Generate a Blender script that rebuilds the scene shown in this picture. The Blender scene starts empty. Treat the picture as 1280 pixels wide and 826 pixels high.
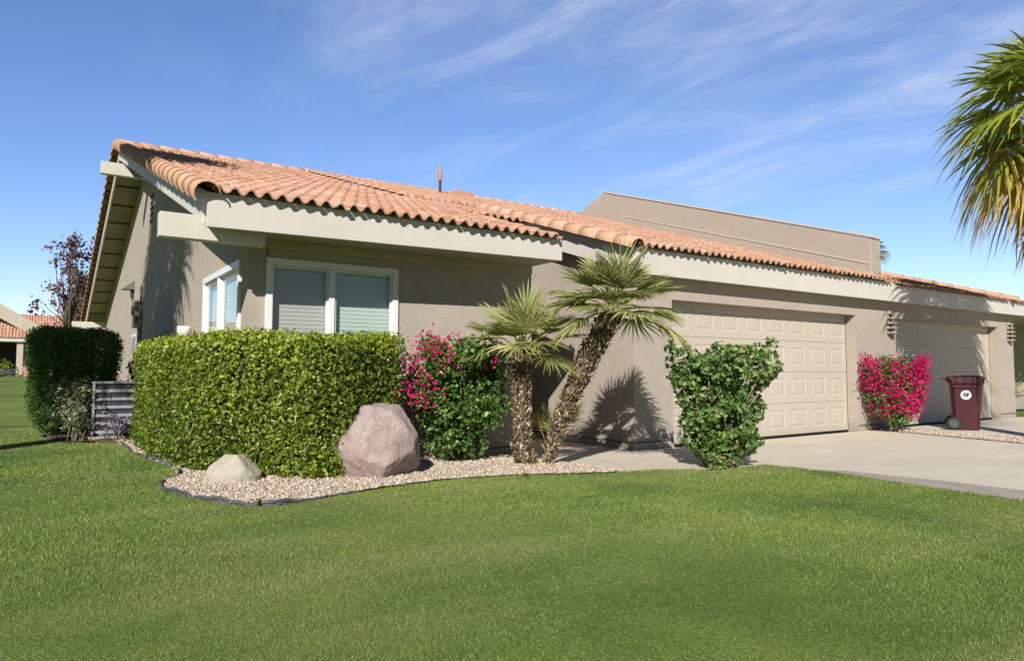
import bpy, math, random
import numpy as np
from mathutils import Vector, Matrix
R = math.radians
rng = np.random.default_rng(7)
random.seed(7)
sc = bpy.context.scene
COL = sc.collection

# ------------------------------------------------------------------ helpers
def C(h):
    h = h.lstrip('#'); o = []
    for i in (0, 2, 4):
        c = int(h[i:i+2], 16)/255
        o.append(c/12.92 if c <= .04045 else ((c+.055)/1.055)**2.4)
    return (*o, 1)

def ss(a, b, x):
    t = np.clip((x-a)/(b-a), 0, 1); return t*t*(3-2*t)

class NT:
    """small wrapper round a material's node tree"""
    def __init__(s, name):
        s.m = bpy.data.materials.new(name); s.m.use_nodes = True
        s.t = s.m.node_tree; s.t.nodes.clear()
        s.out = s.n('ShaderNodeOutputMaterial')
    def n(s, typ, **kw):
        nd = s.t.nodes.new(typ)
        for k, v in kw.items():
            if k in nd.inputs: nd.inputs[k].default_value = v
            else: setattr(nd, k, v)
        return nd
    def l(s, a, b): s.t.links.new(a, b)
    def noise(s, scale, detail=4, rough=.55, vec=None, dist=0):
        nd = s.n('ShaderNodeTexNoise'); nd.inputs['Scale'].default_value = scale
        nd.inputs['Detail'].default_value = detail; nd.inputs['Roughness'].default_value = rough
        nd.inputs['Distortion'].default_value = dist
        if vec is None: vec = s.pos()
        s.l(vec, nd.inputs['Vector']); return nd.outputs['Fac']
    def pos(s):
        if not hasattr(s, '_p'):
            s._p = s.n('ShaderNodeNewGeometry').outputs['Position']
        return s._p
    def mapv(s, vec, scale=(1, 1, 1), rot=(0, 0, 0)):
        nd = s.n('ShaderNodeMapping'); nd.inputs['Scale'].default_value = scale
        nd.inputs['Rotation'].default_value = rot
        s.l(vec, nd.inputs['Vector']); return nd.outputs['Vector']
    def ramp(s, fac, stops):
        nd = s.n('ShaderNodeValToRGB'); e = nd.color_ramp.elements
        while len(e) < len(stops): e.new(.5)
        for el, (p, c) in zip(e, stops):
            el.position = p; el.color = c
        s.l(fac, nd.inputs['Fac']); return nd.outputs['Color']
    def mix(s, fac, a, b, mode='MIX'):
        nd = s.n('ShaderNodeMix', data_type='RGBA', blend_type=mode)
        for i, v in ((0, fac), (6, a), (7, b)):
            if hasattr(v, 'links') or isinstance(v, bpy.types.NodeSocket): s.l(v, nd.inputs[i])
            else: nd.inputs[i].default_value = v
        return nd.outputs[2]
    def attr(s, name):
        nd = s.n('ShaderNodeAttribute'); nd.attribute_name = name; return nd
    def math(s, op, a, b=0.0):
        nd = s.n('ShaderNodeMath', operation=op)
        for i, v in ((0, a), (1, b)):
            if isinstance(v, bpy.types.NodeSocket): s.l(v, nd.inputs[i])
            else: nd.inputs[i].default_value = v
        return nd.outputs[0]
    def bsdf(s, col, rough=.8, bump=None, bdist=.01, bstr=.5, spec=.3, normal=None, **kw):
        b = s.n('ShaderNodeBsdfPrincipled')
        if isinstance(col, bpy.types.NodeSocket): s.l(col, b.inputs['Base Color'])
        else: b.inputs['Base Color'].default_value = col
        if isinstance(rough, bpy.types.NodeSocket): s.l(rough, b.inputs['Roughness'])
        else: b.inputs['Roughness'].default_value = rough
        b.inputs['Specular IOR Level'].default_value = spec
        for k, v in kw.items(): b.inputs[k].default_value = v
        if bump is not None:
            bp = s.n('ShaderNodeBump'); bp.inputs['Distance'].default_value = bdist
            bp.inputs['Strength'].default_value = bstr
            s.l(bump, bp.inputs['Height']); s.l(bp.outputs['Normal'], b.inputs['Normal'])
        return b
    def done(s, sh): s.l(sh.outputs[0], s.out.inputs['Surface']); return s.m

def simple(name, col, rough=.7, var=.12, scale=6, bump=0, bscale=60, spec=.3, **kw):
    t = NT(name); c = Vector(col[:3])
    a = (*(c*(1-var)), 1); b = (*(c*(1+var)), 1)
    colr = t.ramp(t.noise(scale, 5), [(.3, a), (.7, b)])
    bp = t.noise(bscale, 3) if bump else None
    return t.done(t.bsdf(colr, rough, bp, bump, .6, spec, **kw))

def stucco(name, base, dirt):
    t = NT(name)
    big = t.noise(.9, 4); mid = t.noise(5, 5); fine = t.noise(70, 3, .7)
    c = Vector(base[:3])
    col = t.ramp(mid, [(.3, (*(c*.93), 1)), (.72, (*(c*1.06), 1))])
    col = t.mix(t.ramp(big, [(.35, (0, 0, 0, 1)), (.75, (.35, .35, .35, 1))]), col, dirt)
    col = t.mix(t.ramp(fine, [(.25, (.35, .35, .35, 1)), (.5, (0, 0, 0, 1))]), col, (*(c*.72), 1))
    # rain streaks, long down the wall
    sv = t.mapv(t.pos(), (5, 5, .35)); st = t.noise(1.6, 4, .6, sv)
    col = t.mix(t.ramp(st, [(.55, (0, 0, 0, 1)), (.8, (.22, .22, .22, 1))]), col, (*(c*.74), 1))
    # splash dirt along the foot of the wall
    sp = t.n('ShaderNodeSeparateXYZ'); t.l(t.pos(), sp.inputs[0])
    mr = t.n('ShaderNodeMapRange', interpolation_type='SMOOTHSTEP'); t.l(t.math('ADD', sp.outputs[2], t.math('MULTIPLY', t.noise(3, 5, .6), .45)), mr.inputs[0])
    mr.inputs[1].default_value = .62; mr.inputs[2].default_value = .22; mr.inputs[3].default_value = 0; mr.inputs[4].default_value = .45
    col = t.mix(mr.outputs[0], col, (*(c*.66), 1))
    h = t.math('ADD', t.noise(38, 4, .7), t.math('MULTIPLY', t.noise(120, 2), .5))
    return t.done(t.bsdf(col, .95, h, .012, .55, .15))

def leafmat(name, stops, rough=.45, trans=.3, spec=.4, tcol=None):
    t = NT(name)
    col = t.ramp(t.attr('rnd').outputs['Fac'], stops)
    nz = t.noise(1.7, 3)
    col = t.mix(t.ramp(nz, [(.35, (.28, .28, .28, 1)), (.65, (0, 0, 0, 1))]), col, stops[0][1])
    b = t.bsdf(col, rough, spec=spec)
    tr = t.n('ShaderNodeBsdfTranslucent')
    if tcol is None:
        t.l(t.mix(1.0, col, (1.25, 1.3, .55, 1), 'MULTIPLY'), tr.inputs['Color'])
    else: t.l(t.mix(.5, col, tcol), tr.inputs['Color'])
    mx = t.n('ShaderNodeMixShader'); mx.inputs[0].default_value = trans
    t.l(b.outputs[0], mx.inputs[1]); t.l(tr.outputs[0], mx.inputs[2])
    return t.done(mx)

# ------------------------------------------------------------------ object helpers
BASE = {}
def tag(o, label=None, cat=None, group=None, kind=None):
    if label: o['label'] = label
    if cat: o['category'] = cat
    if group: o['group'] = group
    if kind: o['kind'] = kind
    return o
def thing(name, label, cat, loc, group=None, rz=0):
    o = bpy.data.objects.new(name, None); COL.objects.link(o)
    o.empty_display_size = .2
    o.location = loc; o.rotation_euler.z = rz
    BASE[o] = Vector(loc)
    return tag(o, label, cat, group)

def link(name, me, parent=None, base=None):
    o = bpy.data.objects.new(name, me); COL.objects.link(o)
    if parent is not None:
        o.parent = parent; BASE[o] = BASE[parent]
    elif base is not None:
        o.location = base
    return o

class MB:
    def __init__(s): s.v = []; s.f = []; s.uv = None; s.mi = []
    def add(s, v, f, m=0):
        b = len(s.v); s.v += [tuple(x) for x in v]; s.f += [tuple(b+i for i in q) for q in f]; s.mi += [m]*len(f)
    def box(s, x0, y0, z0, x1, y1, z1, m=0):
        s.add([(x0, y0, z0), (x1, y0, z0), (x1, y1, z0), (x0, y1, z0), (x0, y0, z1), (x1, y0, z1), (x1, y1, z1), (x0, y1, z1)],
              [(0, 3, 2, 1), (4, 5, 6, 7), (0, 1, 5, 4), (1, 2, 6, 5), (2, 3, 7, 6), (3, 0, 4, 7)], m)
    def prism(s, poly, axis, a, b, m=0):
        """poly: 2d points; axis 'x': points are (y,z); 'y': (x,z); 'z': (x,y)"""
        def P(p, w):
            return {'x': (w, p[0], p[1]), 'y': (p[0], w, p[1]), 'z': (p[0], p[1], w)}[axis]
        n = len(poly)
        s.add([P(p, a) for p in poly]+[P(p, b) for p in poly],
              [tuple(range(n)), tuple(range(2*n-1, n-1, -1))]+[(i, i+n, (i+1) % n+n, (i+1) % n) for i in range(n)], m)
    def tube(s, pts, rad, n=8, m=0, cap=True):
        pts = [Vector(p) for p in pts]
        if not hasattr(rad, '__len__'): rad = [rad]*len(pts)
        b = len(s.v); prev = None
        for i, p in enumerate(pts):
            d = (pts[min(i+1, len(pts)-1)]-pts[max(i-1, 0)]).normalized()
            if prev is None:
                a = Vector((0, 0, 1)) if abs(d.z) < .9 else Vector((1, 0, 0))
                u = d.cross(a).normalized()
            else: u = (prev-d*prev.dot(d)).normalized()
            prev = u; w = d.cross(u)
            for k in range(n):
                t = 2*math.pi*k/n
                s.v.append(tuple(p+(u*math.cos(t)+w*math.sin(t))*rad[i]))
        for i in range(len(pts)-1):
            for k in range(n):
                s.f.append((b+i*n+k, b+i*n+(k+1) % n, b+(i+1)*n+(k+1) % n, b+(i+1)*n+k)); s.mi.append(m)
        if cap:
            s.f.append(tuple(b+k for k in range(n-1, -1, -1))); s.mi.append(m)
            s.f.append(tuple(b+(len(pts)-1)*n+k for k in range(n))); s.mi.append(m)
    def disc(s, c, nrm, r, th, n=24, m=0):
        c = Vector(c); nrm = Vector(nrm).normalized()
        s.tube([c-nrm*th/2, c+nrm*th/2], r, n, m)
    def build(s, name, mats, parent=None, smooth=False, base=None, bevel=0, local=False, label=None):
        me = bpy.data.meshes.new(name)
        off = Vector((0, 0, 0))
        if parent is not None and not local: off = BASE[parent]
        elif base is not None: off = Vector(base)
        me.from_pydata([tuple(Vector(v)-off) for v in s.v], [], s.f)
        if not isinstance(mats, (list, tuple)): mats = [mats]
        for m in mats: me.materials.append(m)
        me.polygons.foreach_set('material_index', s.mi)
        if smooth: me.polygons.foreach_set('use_smooth', [True]*len(me.polygons))
        me.update()
        o = link(name, me, parent, base)
        if bevel:
            b = o.modifiers.new('Bevel', 'BEVEL'); b.width = bevel; b.segments = 2; b.limit_method = 'ANGLE'
        if label: o['label'] = label
        return o

def npmesh(name, V, F, mats, parent=None, base=None, attrs=None, smooth=False, mi=None, local=False, uv=None):
    """V (n,3) float, F (m,k) int, all faces with the same k"""
    V = np.asarray(V, np.float32).reshape(-1, 3).copy(); F = np.asarray(F, np.int32)
    if parent is not None and not local: V -= np.array(BASE[parent], np.float32)
    elif base is not None: V -= np.array(base, np.float32)
    me = bpy.data.meshes.new(name)
    m, k = F.shape
    me.vertices.add(len(V)); me.vertices.foreach_set('co', V.ravel())
    me.loops.add(m*k); me.loops.foreach_set('vertex_index', F.ravel())
    me.polygons.add(m)
    me.polygons.foreach_set('loop_start', np.arange(0, m*k, k, dtype=np.int32))
    if not isinstance(mats, (list, tuple)): mats = [mats]
    for x in mats: me.materials.append(x)
    if mi is not None: me.polygons.foreach_set('material_index', np.asarray(mi, np.int32))
    if smooth: me.polygons.foreach_set('use_smooth', np.ones(m, bool))
    me.update(calc_edges=True)
    for nm, arr in (attrs or {}).items():
        a = me.attributes.new(nm, 'FLOAT', 'POINT'); a.data.foreach_set('value', np.asarray(arr, np.float32))
    if uv is not None:
        l = me.uv_layers.new(name='UVMap'); l.data.foreach_set('uv', np.asarray(uv, np.float32)[F.ravel()].ravel())
    me.validate(clean_customdata=False)
    return link(name, me, parent, base)

def unit(a): return a/np.maximum(np.linalg.norm(a, axis=-1, keepdims=True), 1e-9)

def leaves(pos, nrm, size, aspect=.5, fold=.25, jit=.7, droop=0., g=rng):
    """diamond leaves folded along the midrib; returns V, F, rnd"""
    n = len(pos)
    nn = unit(nrm+g.normal(0, jit, (n, 3)))
    d = g.normal(0, 1, (n, 3)); d[:, 2] -= droop
    d = unit(d-nn*(d*nn).sum(1, keepdims=True))
    w = np.cross(nn, d)
    L = (size*g.uniform(.65, 1.25, n))[:, None]
    W = L*aspect*g.uniform(.8, 1.2, (n, 1))
    b = pos-d*L*.5
    t = pos+d*L*.5-nn*L*.08
    l = pos-d*L*.05+w*W*.5+nn*W*fold
    r = pos-d*L*.05-w*W*.5+nn*W*fold
    V = np.stack([b, l, t, r], 1).reshape(-1, 3)
    i = np.arange(n)*4
    F = np.stack([np.stack([i, i+2, i+1], 1), np.stack([i, i+3, i+2], 1)], 1).reshape(-1, 3)
    rn = np.repeat(g.uniform(0, 1, n), 4)
    return V, F, rn

def joinm(parts):
    V, F, A = [], [], []; b = 0
    for v, f, a in parts:
        V.append(v); F.append(f+b); A.append(a); b += len(v)
    return np.concatenate(V), np.concatenate(F), np.concatenate(A)

def sdpoly(P, poly):
    """signed distance of points P (n,2) to polygon, negative inside"""
    poly = np.asarray(poly, float); n = len(poly)
    d = np.full(len(P), 1e9); s = np.ones(len(P))
    for i in range(n):
        a = poly[i]; b = poly[i-1]; e = b-a
        w = P-a; t = np.clip((w@e)/(e@e), 0, 1)
        d = np.minimum(d, ((w-t[:, None]*e)**2).sum(1))
        c1 = P[:, 1] >= a[1]; c2 = P[:, 1] < b[1]; c3 = e[0]*w[:, 1] > e[1]*w[:, 0]
        s = np.where((c1 & c2 & c3) | (~c1 & ~c2 & ~c3), -s, s)
    return s*np.sqrt(d)

# ------------------------------------------------------------------ ground shape
EDGE = [(1.0, 10.94), (1.04, 9.41), (1.2, 7.99), (1.17, 7.32), (.94, 6.75), (.93, 6.4), (1.05, 5.96), (1.24, 5.5), (1.52, 5.27),
        (2.0, 5.4), (2.41, 5.53), (3.18, 5.66), (4.04, 5.62), (4.93, 5.46)]
BED = EDGE+[(5.25, 5.5), (5.1, 6.1), (5.0, 6.9), (5.3, 7.48), (1.82, 7.48), (1.78, 11.4), (1.0, 11.4)]
WALK = [(5.25, 5.5), (5.69, 5.5), (6.33, 5.17), (7.14, 5.13), (7.3, 5.2), (7.3, 7.02), (6.87, 7.02), (6.87, 10.4), (5.47, 10.4), (5.3, 7.48), (5.0, 6.9), (5.1, 6.1)]
DRIVE = [(7.14, 5.13), (7.19, 4.34), (7.02, 3.5), (6.92, 2.46), (6.8, 0), (6.6, -6), (11.9, -6), (12.15, 0), (12.4, 4.3), (12.95, 6.3), (13.1, 7.04), (7.3, 7.04)]
DRIVE2 = [(13.2, 0), (13.3, 3.2), (13.55, 4.8), (13.65, 6.0), (13.95, 7.04), (22, 7.04), (22, -6), (13.0, -6)]
STRIP = [(11.9, -6), (12.15, 0), (12.4, 4.3), (12.95, 6.3), (13.1, 7.04), (13.95, 7.04), (13.65, 6.0), (13.55, 4.8), (13.3, 3.2), (13.2, 0), (13.0, -6)]
def zl(x, y):
    z = .14-.1*ss(2.5, 6.5, x)
    return z+.78*ss(14, 45, y)*ss(14, 3, x)
HARD = [WALK, DRIVE, DRIVE2, STRIP]
def zterr(x, y):
    x = np.asarray(x, float); y = np.asarray(y, float)
    P = np.stack([x.ravel(), y.ravel()], 1)
    z = zl(P[:, 0], P[:, 1])
    d = np.full(len(P), 9.)
    for poly in HARD: d = np.minimum(d, sdpoly(P, poly))
    dip = ss(.03, -.05, d)
    z = z*(1-dip)+(-.06)*dip
    inh = (P[:, 0] > 6.7) & (P[:, 1] > 6.9) & (P[:, 0] < 60)
    z = np.where(inh, -.06, z)
    return z.reshape(x.shape)

# ------------------------------------------------------------------ materials
M = {}
M['stucco'] = stucco('stucco_tan', (.425, .368, .31, 1), (.34, .295, .245, 1))
M['stucco_far'] = simple('stucco_far', (.5, .44, .36, 1), .9, .06)
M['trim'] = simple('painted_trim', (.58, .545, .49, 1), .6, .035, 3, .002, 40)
M['trim_shade'] = simple('shaded_trim', (.43, .37, .27, 1), .8, .05, 3)  # trim paint with eave shade put into its colour; soffit and wall strip
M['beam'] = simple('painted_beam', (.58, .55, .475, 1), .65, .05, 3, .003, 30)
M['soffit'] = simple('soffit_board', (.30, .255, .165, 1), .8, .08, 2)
M['groove'] = simple('dark_gap', (.06, .05, .04, 1), .9, .1)
M['white'] = simple('white_window_frame', (.72, .72, .71, 1), .4, .02)
M['door'] = simple('garage_door_paint', (.49, .435, .36, 1), .55, .03, 2)
M['dark'] = simple('dark_room', (.03, .03, .03, 1), .9, .05)
M['blind'] = simple('window_blind', (.58, .60, .55, 1), .6, .02)
M['metal_grey'] = simple('grey_metal', (.34, .34, .37, 1), .45, .06, 5, spec=.5)
M['metal_dark'] = simple('dark_metal', (.05, .05, .06, 1), .5, .1)
M['pipe'] = simple('copper_pipe', (.45, .24, .17, 1), .5, .1)
M['edging'] = simple('black_plastic_edging', (.075, .08, .085, 1), .45, .25, 8, .003, 60)
M['maroon'] = simple('maroon_plastic', (.062, .013, .018, 1), .42, .1, 4, .0008, 200, .45)
M['rubber'] = simple('black_rubber', (.022, .022, .024, 1), .7, .1)
M['hub'] = simple('grey_hub', (.07, .08, .075, 1), .6, .1)
M['sticker'] = simple('white_sticker', (.8, .8, .8, 1), .5, .01)
M['ink'] = simple('dark_ink', (.05, .05, .06, 1), .5, .05)
M['lamp'] = simple('lamp_shell', (.38, .33, .275, 1), .6, .08)
M['globe'] = simple('lamp_globe', (.7, .68, .6, 1), .4, .04)
M['box_brown'] = simple('weathered_box', (.16, .14, .12, 1), .6, .1)
M['bark'] = simple('bark', (.16, .12, .085, 1), .9, .3, 14, .01, 40)
M['twig'] = simple('twig', (.26, .21, .15, 1), .9, .25, 20)
M['soil'] = simple('soil', (.10, .075, .055, 1), .95, .3, 9, .02, 40)
M['core'] = simple('added_hedge_core', (.02, .026, .012, 1), .95, .2)
M['weep'] = simple('weep_screed', (.10, .085, .07, 1), .8, .1)
M['found'] = simple('foundation_concrete', (.40, .35, .28, 1), .9, .1, 5, .004, 50)
M['cap'] = simple('parapet_cap', (.55, .48, .39, 1), .85, .05)

def glassmat(name, tint):
    t = NT(name)
    tr = t.n('ShaderNodeBsdfTransparent'); tr.inputs[0].default_value = tint
    gl = t.n('ShaderNodeBsdfGlossy'); gl.inputs['Roughness'].default_value = .015
    gl.inputs['Color'].default_value = (.9, .95, 1, 1)
    lw = t.n('ShaderNodeLayerWeight'); lw.inputs['Blend'].default_value = .5
    fr = t.math('ADD', t.math('MULTIPLY', t.math('POWER', lw.outputs['Facing'], 4.), .85), .10)
    mx = t.n('ShaderNodeMixShader')
    t.l(fr, mx.inputs[0]); t.l(tr.outputs[0], mx.inputs[1]); t.l(gl.outputs[0], mx.inputs[2])
    return t.done(mx)
M['glass'] = glassmat('window_glass', (.88, .96, .94, 1))
M['screen'] = glassmat('screened_glass', (.84, .84, .83, 1))

def tilemat():
    t = NT('terracotta_tile')
    uv = t.n('ShaderNodeUVMap').outputs[0]
    sep = t.n('ShaderNodeSeparateXYZ'); t.l(uv, sep.inputs[0])
    fu = t.math('FLOOR', sep.outputs[0]); fv = t.math('FLOOR', sep.outputs[1])
    cmb = t.n('ShaderNodeCombineXYZ'); t.l(fu, cmb.inputs[0]); t.l(fv, cmb.inputs[1])
    wn = t.n('ShaderNodeTexWhiteNoise'); wn.noise_dimensions = '2D'; t.l(cmb.outputs[0], wn.inputs['Vector'])
    col = t.ramp(wn.outputs['Value'], [(0, (.35, .185, .12, 1)), (.25, (.43, .24, .16, 1)), (.55, (.49, .28, .19, 1)), (.8, (.45, .275, .20, 1)), (1, (.56, .37, .275, 1))])
    nz = t.noise(9, 5, .65)
    col = t.mix(t.ramp(nz, [(.35, (.5, .5, .5, 1)), (.6, (0, 0, 0, 1))]), col, (.40, .225, .155, 1))
    nz2 = t.noise(.6, 4)
    col = t.mix(t.ramp(nz2, [(.5, (0, 0, 0, 1)), (.75, (.35, .35, .35, 1))]), col, (.62, .42, .31, 1))
    return t.done(t.bsdf(col, .85, t.noise(90, 3), .004, .5, .2))
M['tile'] = tilemat()
def ridgemat():
    t = NT('rake_tile_clay')
    r = t.attr('rnd').outputs['Fac']
    col = t.ramp(r, [(0, (.50, .29, .19, 1)), (.5, (.58, .36, .235, 1)), (1, (.62, .41, .28, 1))])
    col = t.mix(t.ramp(t.noise(12, 5), [(.4, (.4, .4, .4, 1)), (.65, (0, 0, 0, 1))]), col, (.42, .23, .15, 1))
    return t.done(t.bsdf(col, .85, t.noise(70, 3), .004, .5, .2))
M['ridge'] = ridgemat()

def lawnmat(name, blade):
    t = NT(name)
    p = t.pos()
    a = t.noise(.55, 5, .6, None, .4); b = t.noise(2.6, 4, .6)
    mv = t.mapv(p, (.35, 1.3, 1), (0, 0, R(-18))); c = t.noise(.8, 3, .5, mv)
    k = .92 if blade else .8
    g1 = (.196*k, .286*k, .060*k, 1); g2 = (.295*k, .37*k, .09*k, 1); g3 = (.50*k, .49*k, .21*k, 1); g0 = (.112*k, .20*k, .040*k, 1)
    col = t.ramp(a, [(.3, g0), (.47, g1), (.66, g2)])
    col = t.mix(t.ramp(c, [(.50, (0, 0, 0, 1)), (.78, (.55, .55, .55, 1))]), col, g3)
    col = t.mix(t.ramp(b, [(.5, (0, 0, 0, 1)), (.75, (.35, .35, .35, 1))]), col, g2)
    if blade:
        rn = t.attr('rnd').outputs['Fac']
        col = t.mix(t.ramp(rn, [(0, (.45, .45, .45, 1)), (.35, (0, 0, 0, 1))]), col, g0)
        col = t.mix(t.ramp(rn, [(.88, (0, 0, 0, 1)), (.96, (.75, .75, .75, 1))]), col, (.50, .50, .24, 1))
        bs = t.bsdf(col, .55, spec=.3)
        tr = t.n('ShaderNodeBsdfTranslucent'); t.l(col, tr.inputs[0])
        mx = t.n('ShaderNodeMixShader'); mx.inputs[0].default_value = .3
        t.l(bs.outputs[0], mx.inputs[1]); t.l(tr.outputs[0], mx.inputs[2])
        return t.done(mx)
    col = t.mix(t.ramp(t.noise(45, 4, .7), [(.35, (.5, .5, .5, 1)), (.6, (0, 0, 0, 1))]), col, (.035, .06, .012, 1))
    return t.done(t.bsdf(col, .95, t.noise(70, 3, .7), .03, .8, .1))
M['lawn'] = lawnmat('lawn_sheet', False)
M['blade'] = lawnmat('grass_blade', True)

def concretemat():
    t = NT('concrete')
    col = t.ramp(t.noise(.8, 5), [(.3, (.54, .48, .385, 1)), (.7, (.62, .555, .455, 1))])
    mv = t.mapv(t.pos(), (.5, 2.2, 1), (0, 0, R(20)))
    col = t.mix(t.ramp(t.noise(1.1, 5, .6, mv), [(.5, (0, 0, 0, 1)), (.8, (.4, .4, .4, 1))]), col, (.40, .345, .27, 1))
    col = t.mix(t.ramp(t.noise(60, 3, .7), [(.3, (.25, .25, .25, 1)), (.5, (0, 0, 0, 1))]), col, (.33, .29, .23, 1))
    return t.done(t.bsdf(col, .9, t.noise(130, 3), .003, .4, .2))
M['concrete'] = concretemat()
M['gutter'] = simple('worn_concrete', (.36, .31, .26, 1), .9, .14, 3, .003, 80)

def gravelmat(name, vary):
    t = NT(name)
    if vary: f = t.attr('rnd').outputs['Fac']
    else:
        vo = t.n('ShaderNodeTexVoronoi'); vo.inputs['Scale'].default_value = 45; t.l(t.pos(), vo.inputs['Vector'])
        sp = t.n('ShaderNodeSeparateColor'); t.l(vo.outputs['Color'], sp.inputs[0]); f = sp.outputs[0]
    col = t.ramp(f, [(0, (.30, .225, .165, 1)), (.4, (.46, .37, .28, 1)), (.75, (.56, .47, .37, 1)), (1, (.66, .59, .51, 1))])
    return t.done(t.bsdf(col, .9, t.noise(60, 3), .006, .5, .2))
M['gravel_sheet'] = gravelmat('gravel_sheet', False)
M['pebble'] = gravelmat('gravel_pebble', True)

def rockmat(name, a, b, c, rust=None, bd=.06):
    t = NT(name)
    col = t.ramp(t.noise(5, 8, .65), [(.3, a), (.5, b), (.72, c)])
    col = t.mix(t.ramp(t.noise(45, 4, .7), [(.3, (.55, .55, .55, 1)), (.5, (0, 0, 0, 1))]), col, tuple(x*.55 for x in a[:3])+(1,))
    if rust: col = t.mix(t.ramp(t.noise(2.2, 4, .6), [(.60, (0, 0, 0, 1)), (.70, (.5, .5, .5, 1))]), col, rust)
    h = t.math('ADD', t.noise(9, 9, .75), t.math('MULTIPLY', t.noise(38, 5, .75), .5))
    return t.done(t.bsdf(col, .9, h, bd, .9, .2))
M['boulder'] = rockmat('pink_granite', (.40, .295, .265, 1), (.54, .42, .38, 1), (.66, .555, .51, 1), (.56, .33, .26, 1))
M['stone'] = rockmat('tan_stone', (.41, .365, .29, 1), (.50, .45, .36, 1), (.58, .53, .44, 1), None, .025)

G = lambda r, g, b: (r, g, b, 1)
M['hedge'] = leafmat('hedge_leaf', [(0, G(0.06825, 0.1105, 0.01716)), (.3, G(0.1502, 0.221, 0.02574)), (.65, G(0.3003, 0.377, 0.03718)), (1, G(0.546, 0.585, 0.07865))], .35, .32, .5)
M['hedge_dark'] = leafmat('dark_hedge_leaf', [(0, G(0.05386, 0.1039, 0.02646)), (.5, G(0.09876, 0.189, 0.0378)), (.9, G(0.1796, 0.2835, 0.0567)), (1, G(0.3231, 0.4158, 0.0945))], .5, .2, .3)
M['greyshrub'] = leafmat('grey_shrub_leaf', [(0, G(0.091, 0.13, 0.052)), (.5, G(0.195, 0.247, 0.117)), (.8, G(0.312, 0.351, 0.195)), (1, G(0.546, 0.546, 0.468))], .6, .25, .3)
M['boug'] = leafmat('bougainvillea_leaf', [(0, G(0.039, 0.091, 0.0182)), (.4, G(0.078, 0.1625, 0.0286)), (.75, G(0.143, 0.247, 0.0455)), (1, G(0.286, 0.39, 0.0975))], .35, .28, .5)
M['bract'] = leafmat('bougainvillea_bract', [(0, G(.36, .006, .07)), (.5, G(.56, .012, .13)), (1, G(.70, .035, .20))], .6, .25, .15, (.75, .02, .16, 1))
M['bushleaf'] = leafmat('bush_leaf', [(0, G(0.06525, 0.1377, 0.03335)), (.4, G(0.1377, 0.2465, 0.05836)), (.75, G(0.232, 0.348, 0.1)), (.94, G(.26, .32, .12)), (1, G(.32, .29, .13))], .45, .3, .4)
M['fan'] = leafmat('fan_palm_leaf', [(0, G(0.1524, 0.1827, 0.07194)), (.4, G(0.3218, 0.335, 0.1279)), (.75, G(0.5419, 0.5177, 0.2078)), (1, G(0.813, 0.7004, 0.3516))], .45, .3, .45)
M['wash'] = leafmat('tall_palm_leaf', [(0, G(0.1538, 0.2046, 0.02929)), (.5, G(0.2872, 0.3348, 0.04883)), (.85, G(0.5127, 0.4836, 0.09766)), (1, G(0.7793, 0.6138, 0.1954))], .4, .35, .45)
M['deadfrond'] = leafmat('dead_palm_leaf', [(0, G(0.3125, 0.1875, 0.05)), (.5, G(0.525, 0.35, 0.075)), (1, G(0.625, 0.5, 0.175))], .7, .3, .2)
M['boot'] = leafmat('palm_leaf_base', [(0, G(0.06875, 0.0475, 0.0275)), (.5, G(0.2125, 0.15, 0.0875)), (.8, G(0.4125, 0.3125, 0.2)), (1, G(0.65, 0.5375, 0.375))], .85, .0, .1)
M['purple'] = leafmat('plum_leaf', [(0, G(0.08, 0.0352, 0.0448)), (.6, G(0.192, 0.096, 0.104)), (1, G(0.352, 0.192, 0.16))], .5, .25, .3, (.2, .05, .08, 1))
M['greygreen'] = leafmat('grey_green_leaf', [(0, G(.08, .10, .05)), (1, G(.19, .22, .12))], .6, .2, .3)
M['redplant'] = leafmat('red_leaf', [(0, G(.04, .01, .012)), (.7, G(.12, .02, .03)), (1, G(.06, .08, .03))], .5, .2, .3)
M['lavender'] = leafmat('lavender_bloom', [(0, G(.12, .14, .08)), (.5, G(.25, .22, .34)), (1, G(.4, .36, .5))], .6, .2, .2)
M['limeleaf'] = leafmat('yellow_green_leaf', [(0, G(.15, .2, .02)), (1, G(.36, .38, .06))], .5, .3, .3)

# ------------------------------------------------------------------ terrain, paving
def axis(lo, hi, step, far_lo, far_hi):
    mid = np.arange(lo, hi+1e-6, step); a = [hi]; s = step
    while a[-1] < far_hi: s *= 1.35; a.append(a[-1]+s)
    b = [lo]; s = step
    while b[-1] > far_lo: s *= 1.35; b.append(b[-1]-s)
    return np.concatenate([np.array(b[:0:-1]), mid, np.array(a[1:])])
def gridmesh(xs, ys, zf, keep=None):
    X, Y = np.meshgrid(xs, ys); Z = zf(X, Y)
    nx, ny = len(xs), len(ys)
    V = np.stack([X, Y, Z], -1).reshape(-1, 3)
    i = (np.arange(ny-1)[:, None]*nx+np.arange(nx-1)[None]).ravel()
    F = np.stack([i, i+1, i+1+nx, i+nx], 1)
    if keep is not None:
        c = V[F].mean(1); F = F[keep(c[:, :2])]
        u, inv = np.unique(F, return_inverse=True); V = V[u]; F = inv.reshape(F.shape)
    return V, F
V, F = gridmesh(axis(-3, 14, .06, -700, 700), axis(0, 9, .06, -60, 900), zterr)
tag(npmesh('lawn', V, F, M['lawn'], smooth=True), kind='structure')
def sheet(name, poly, z, th, mat):
    mb = MB(); mb.prism(poly, 'z', z-th, z); return tag(mb.build(name, mat), kind='structure')
sheet('driveway', DRIVE, .035, .2, M['concrete'])
sheet('walkway', [(x, y) for x, y in WALK], .043, .2, M['concrete'])
sheet('driveway', DRIVE2, .035, .2, M['concrete'])
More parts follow.
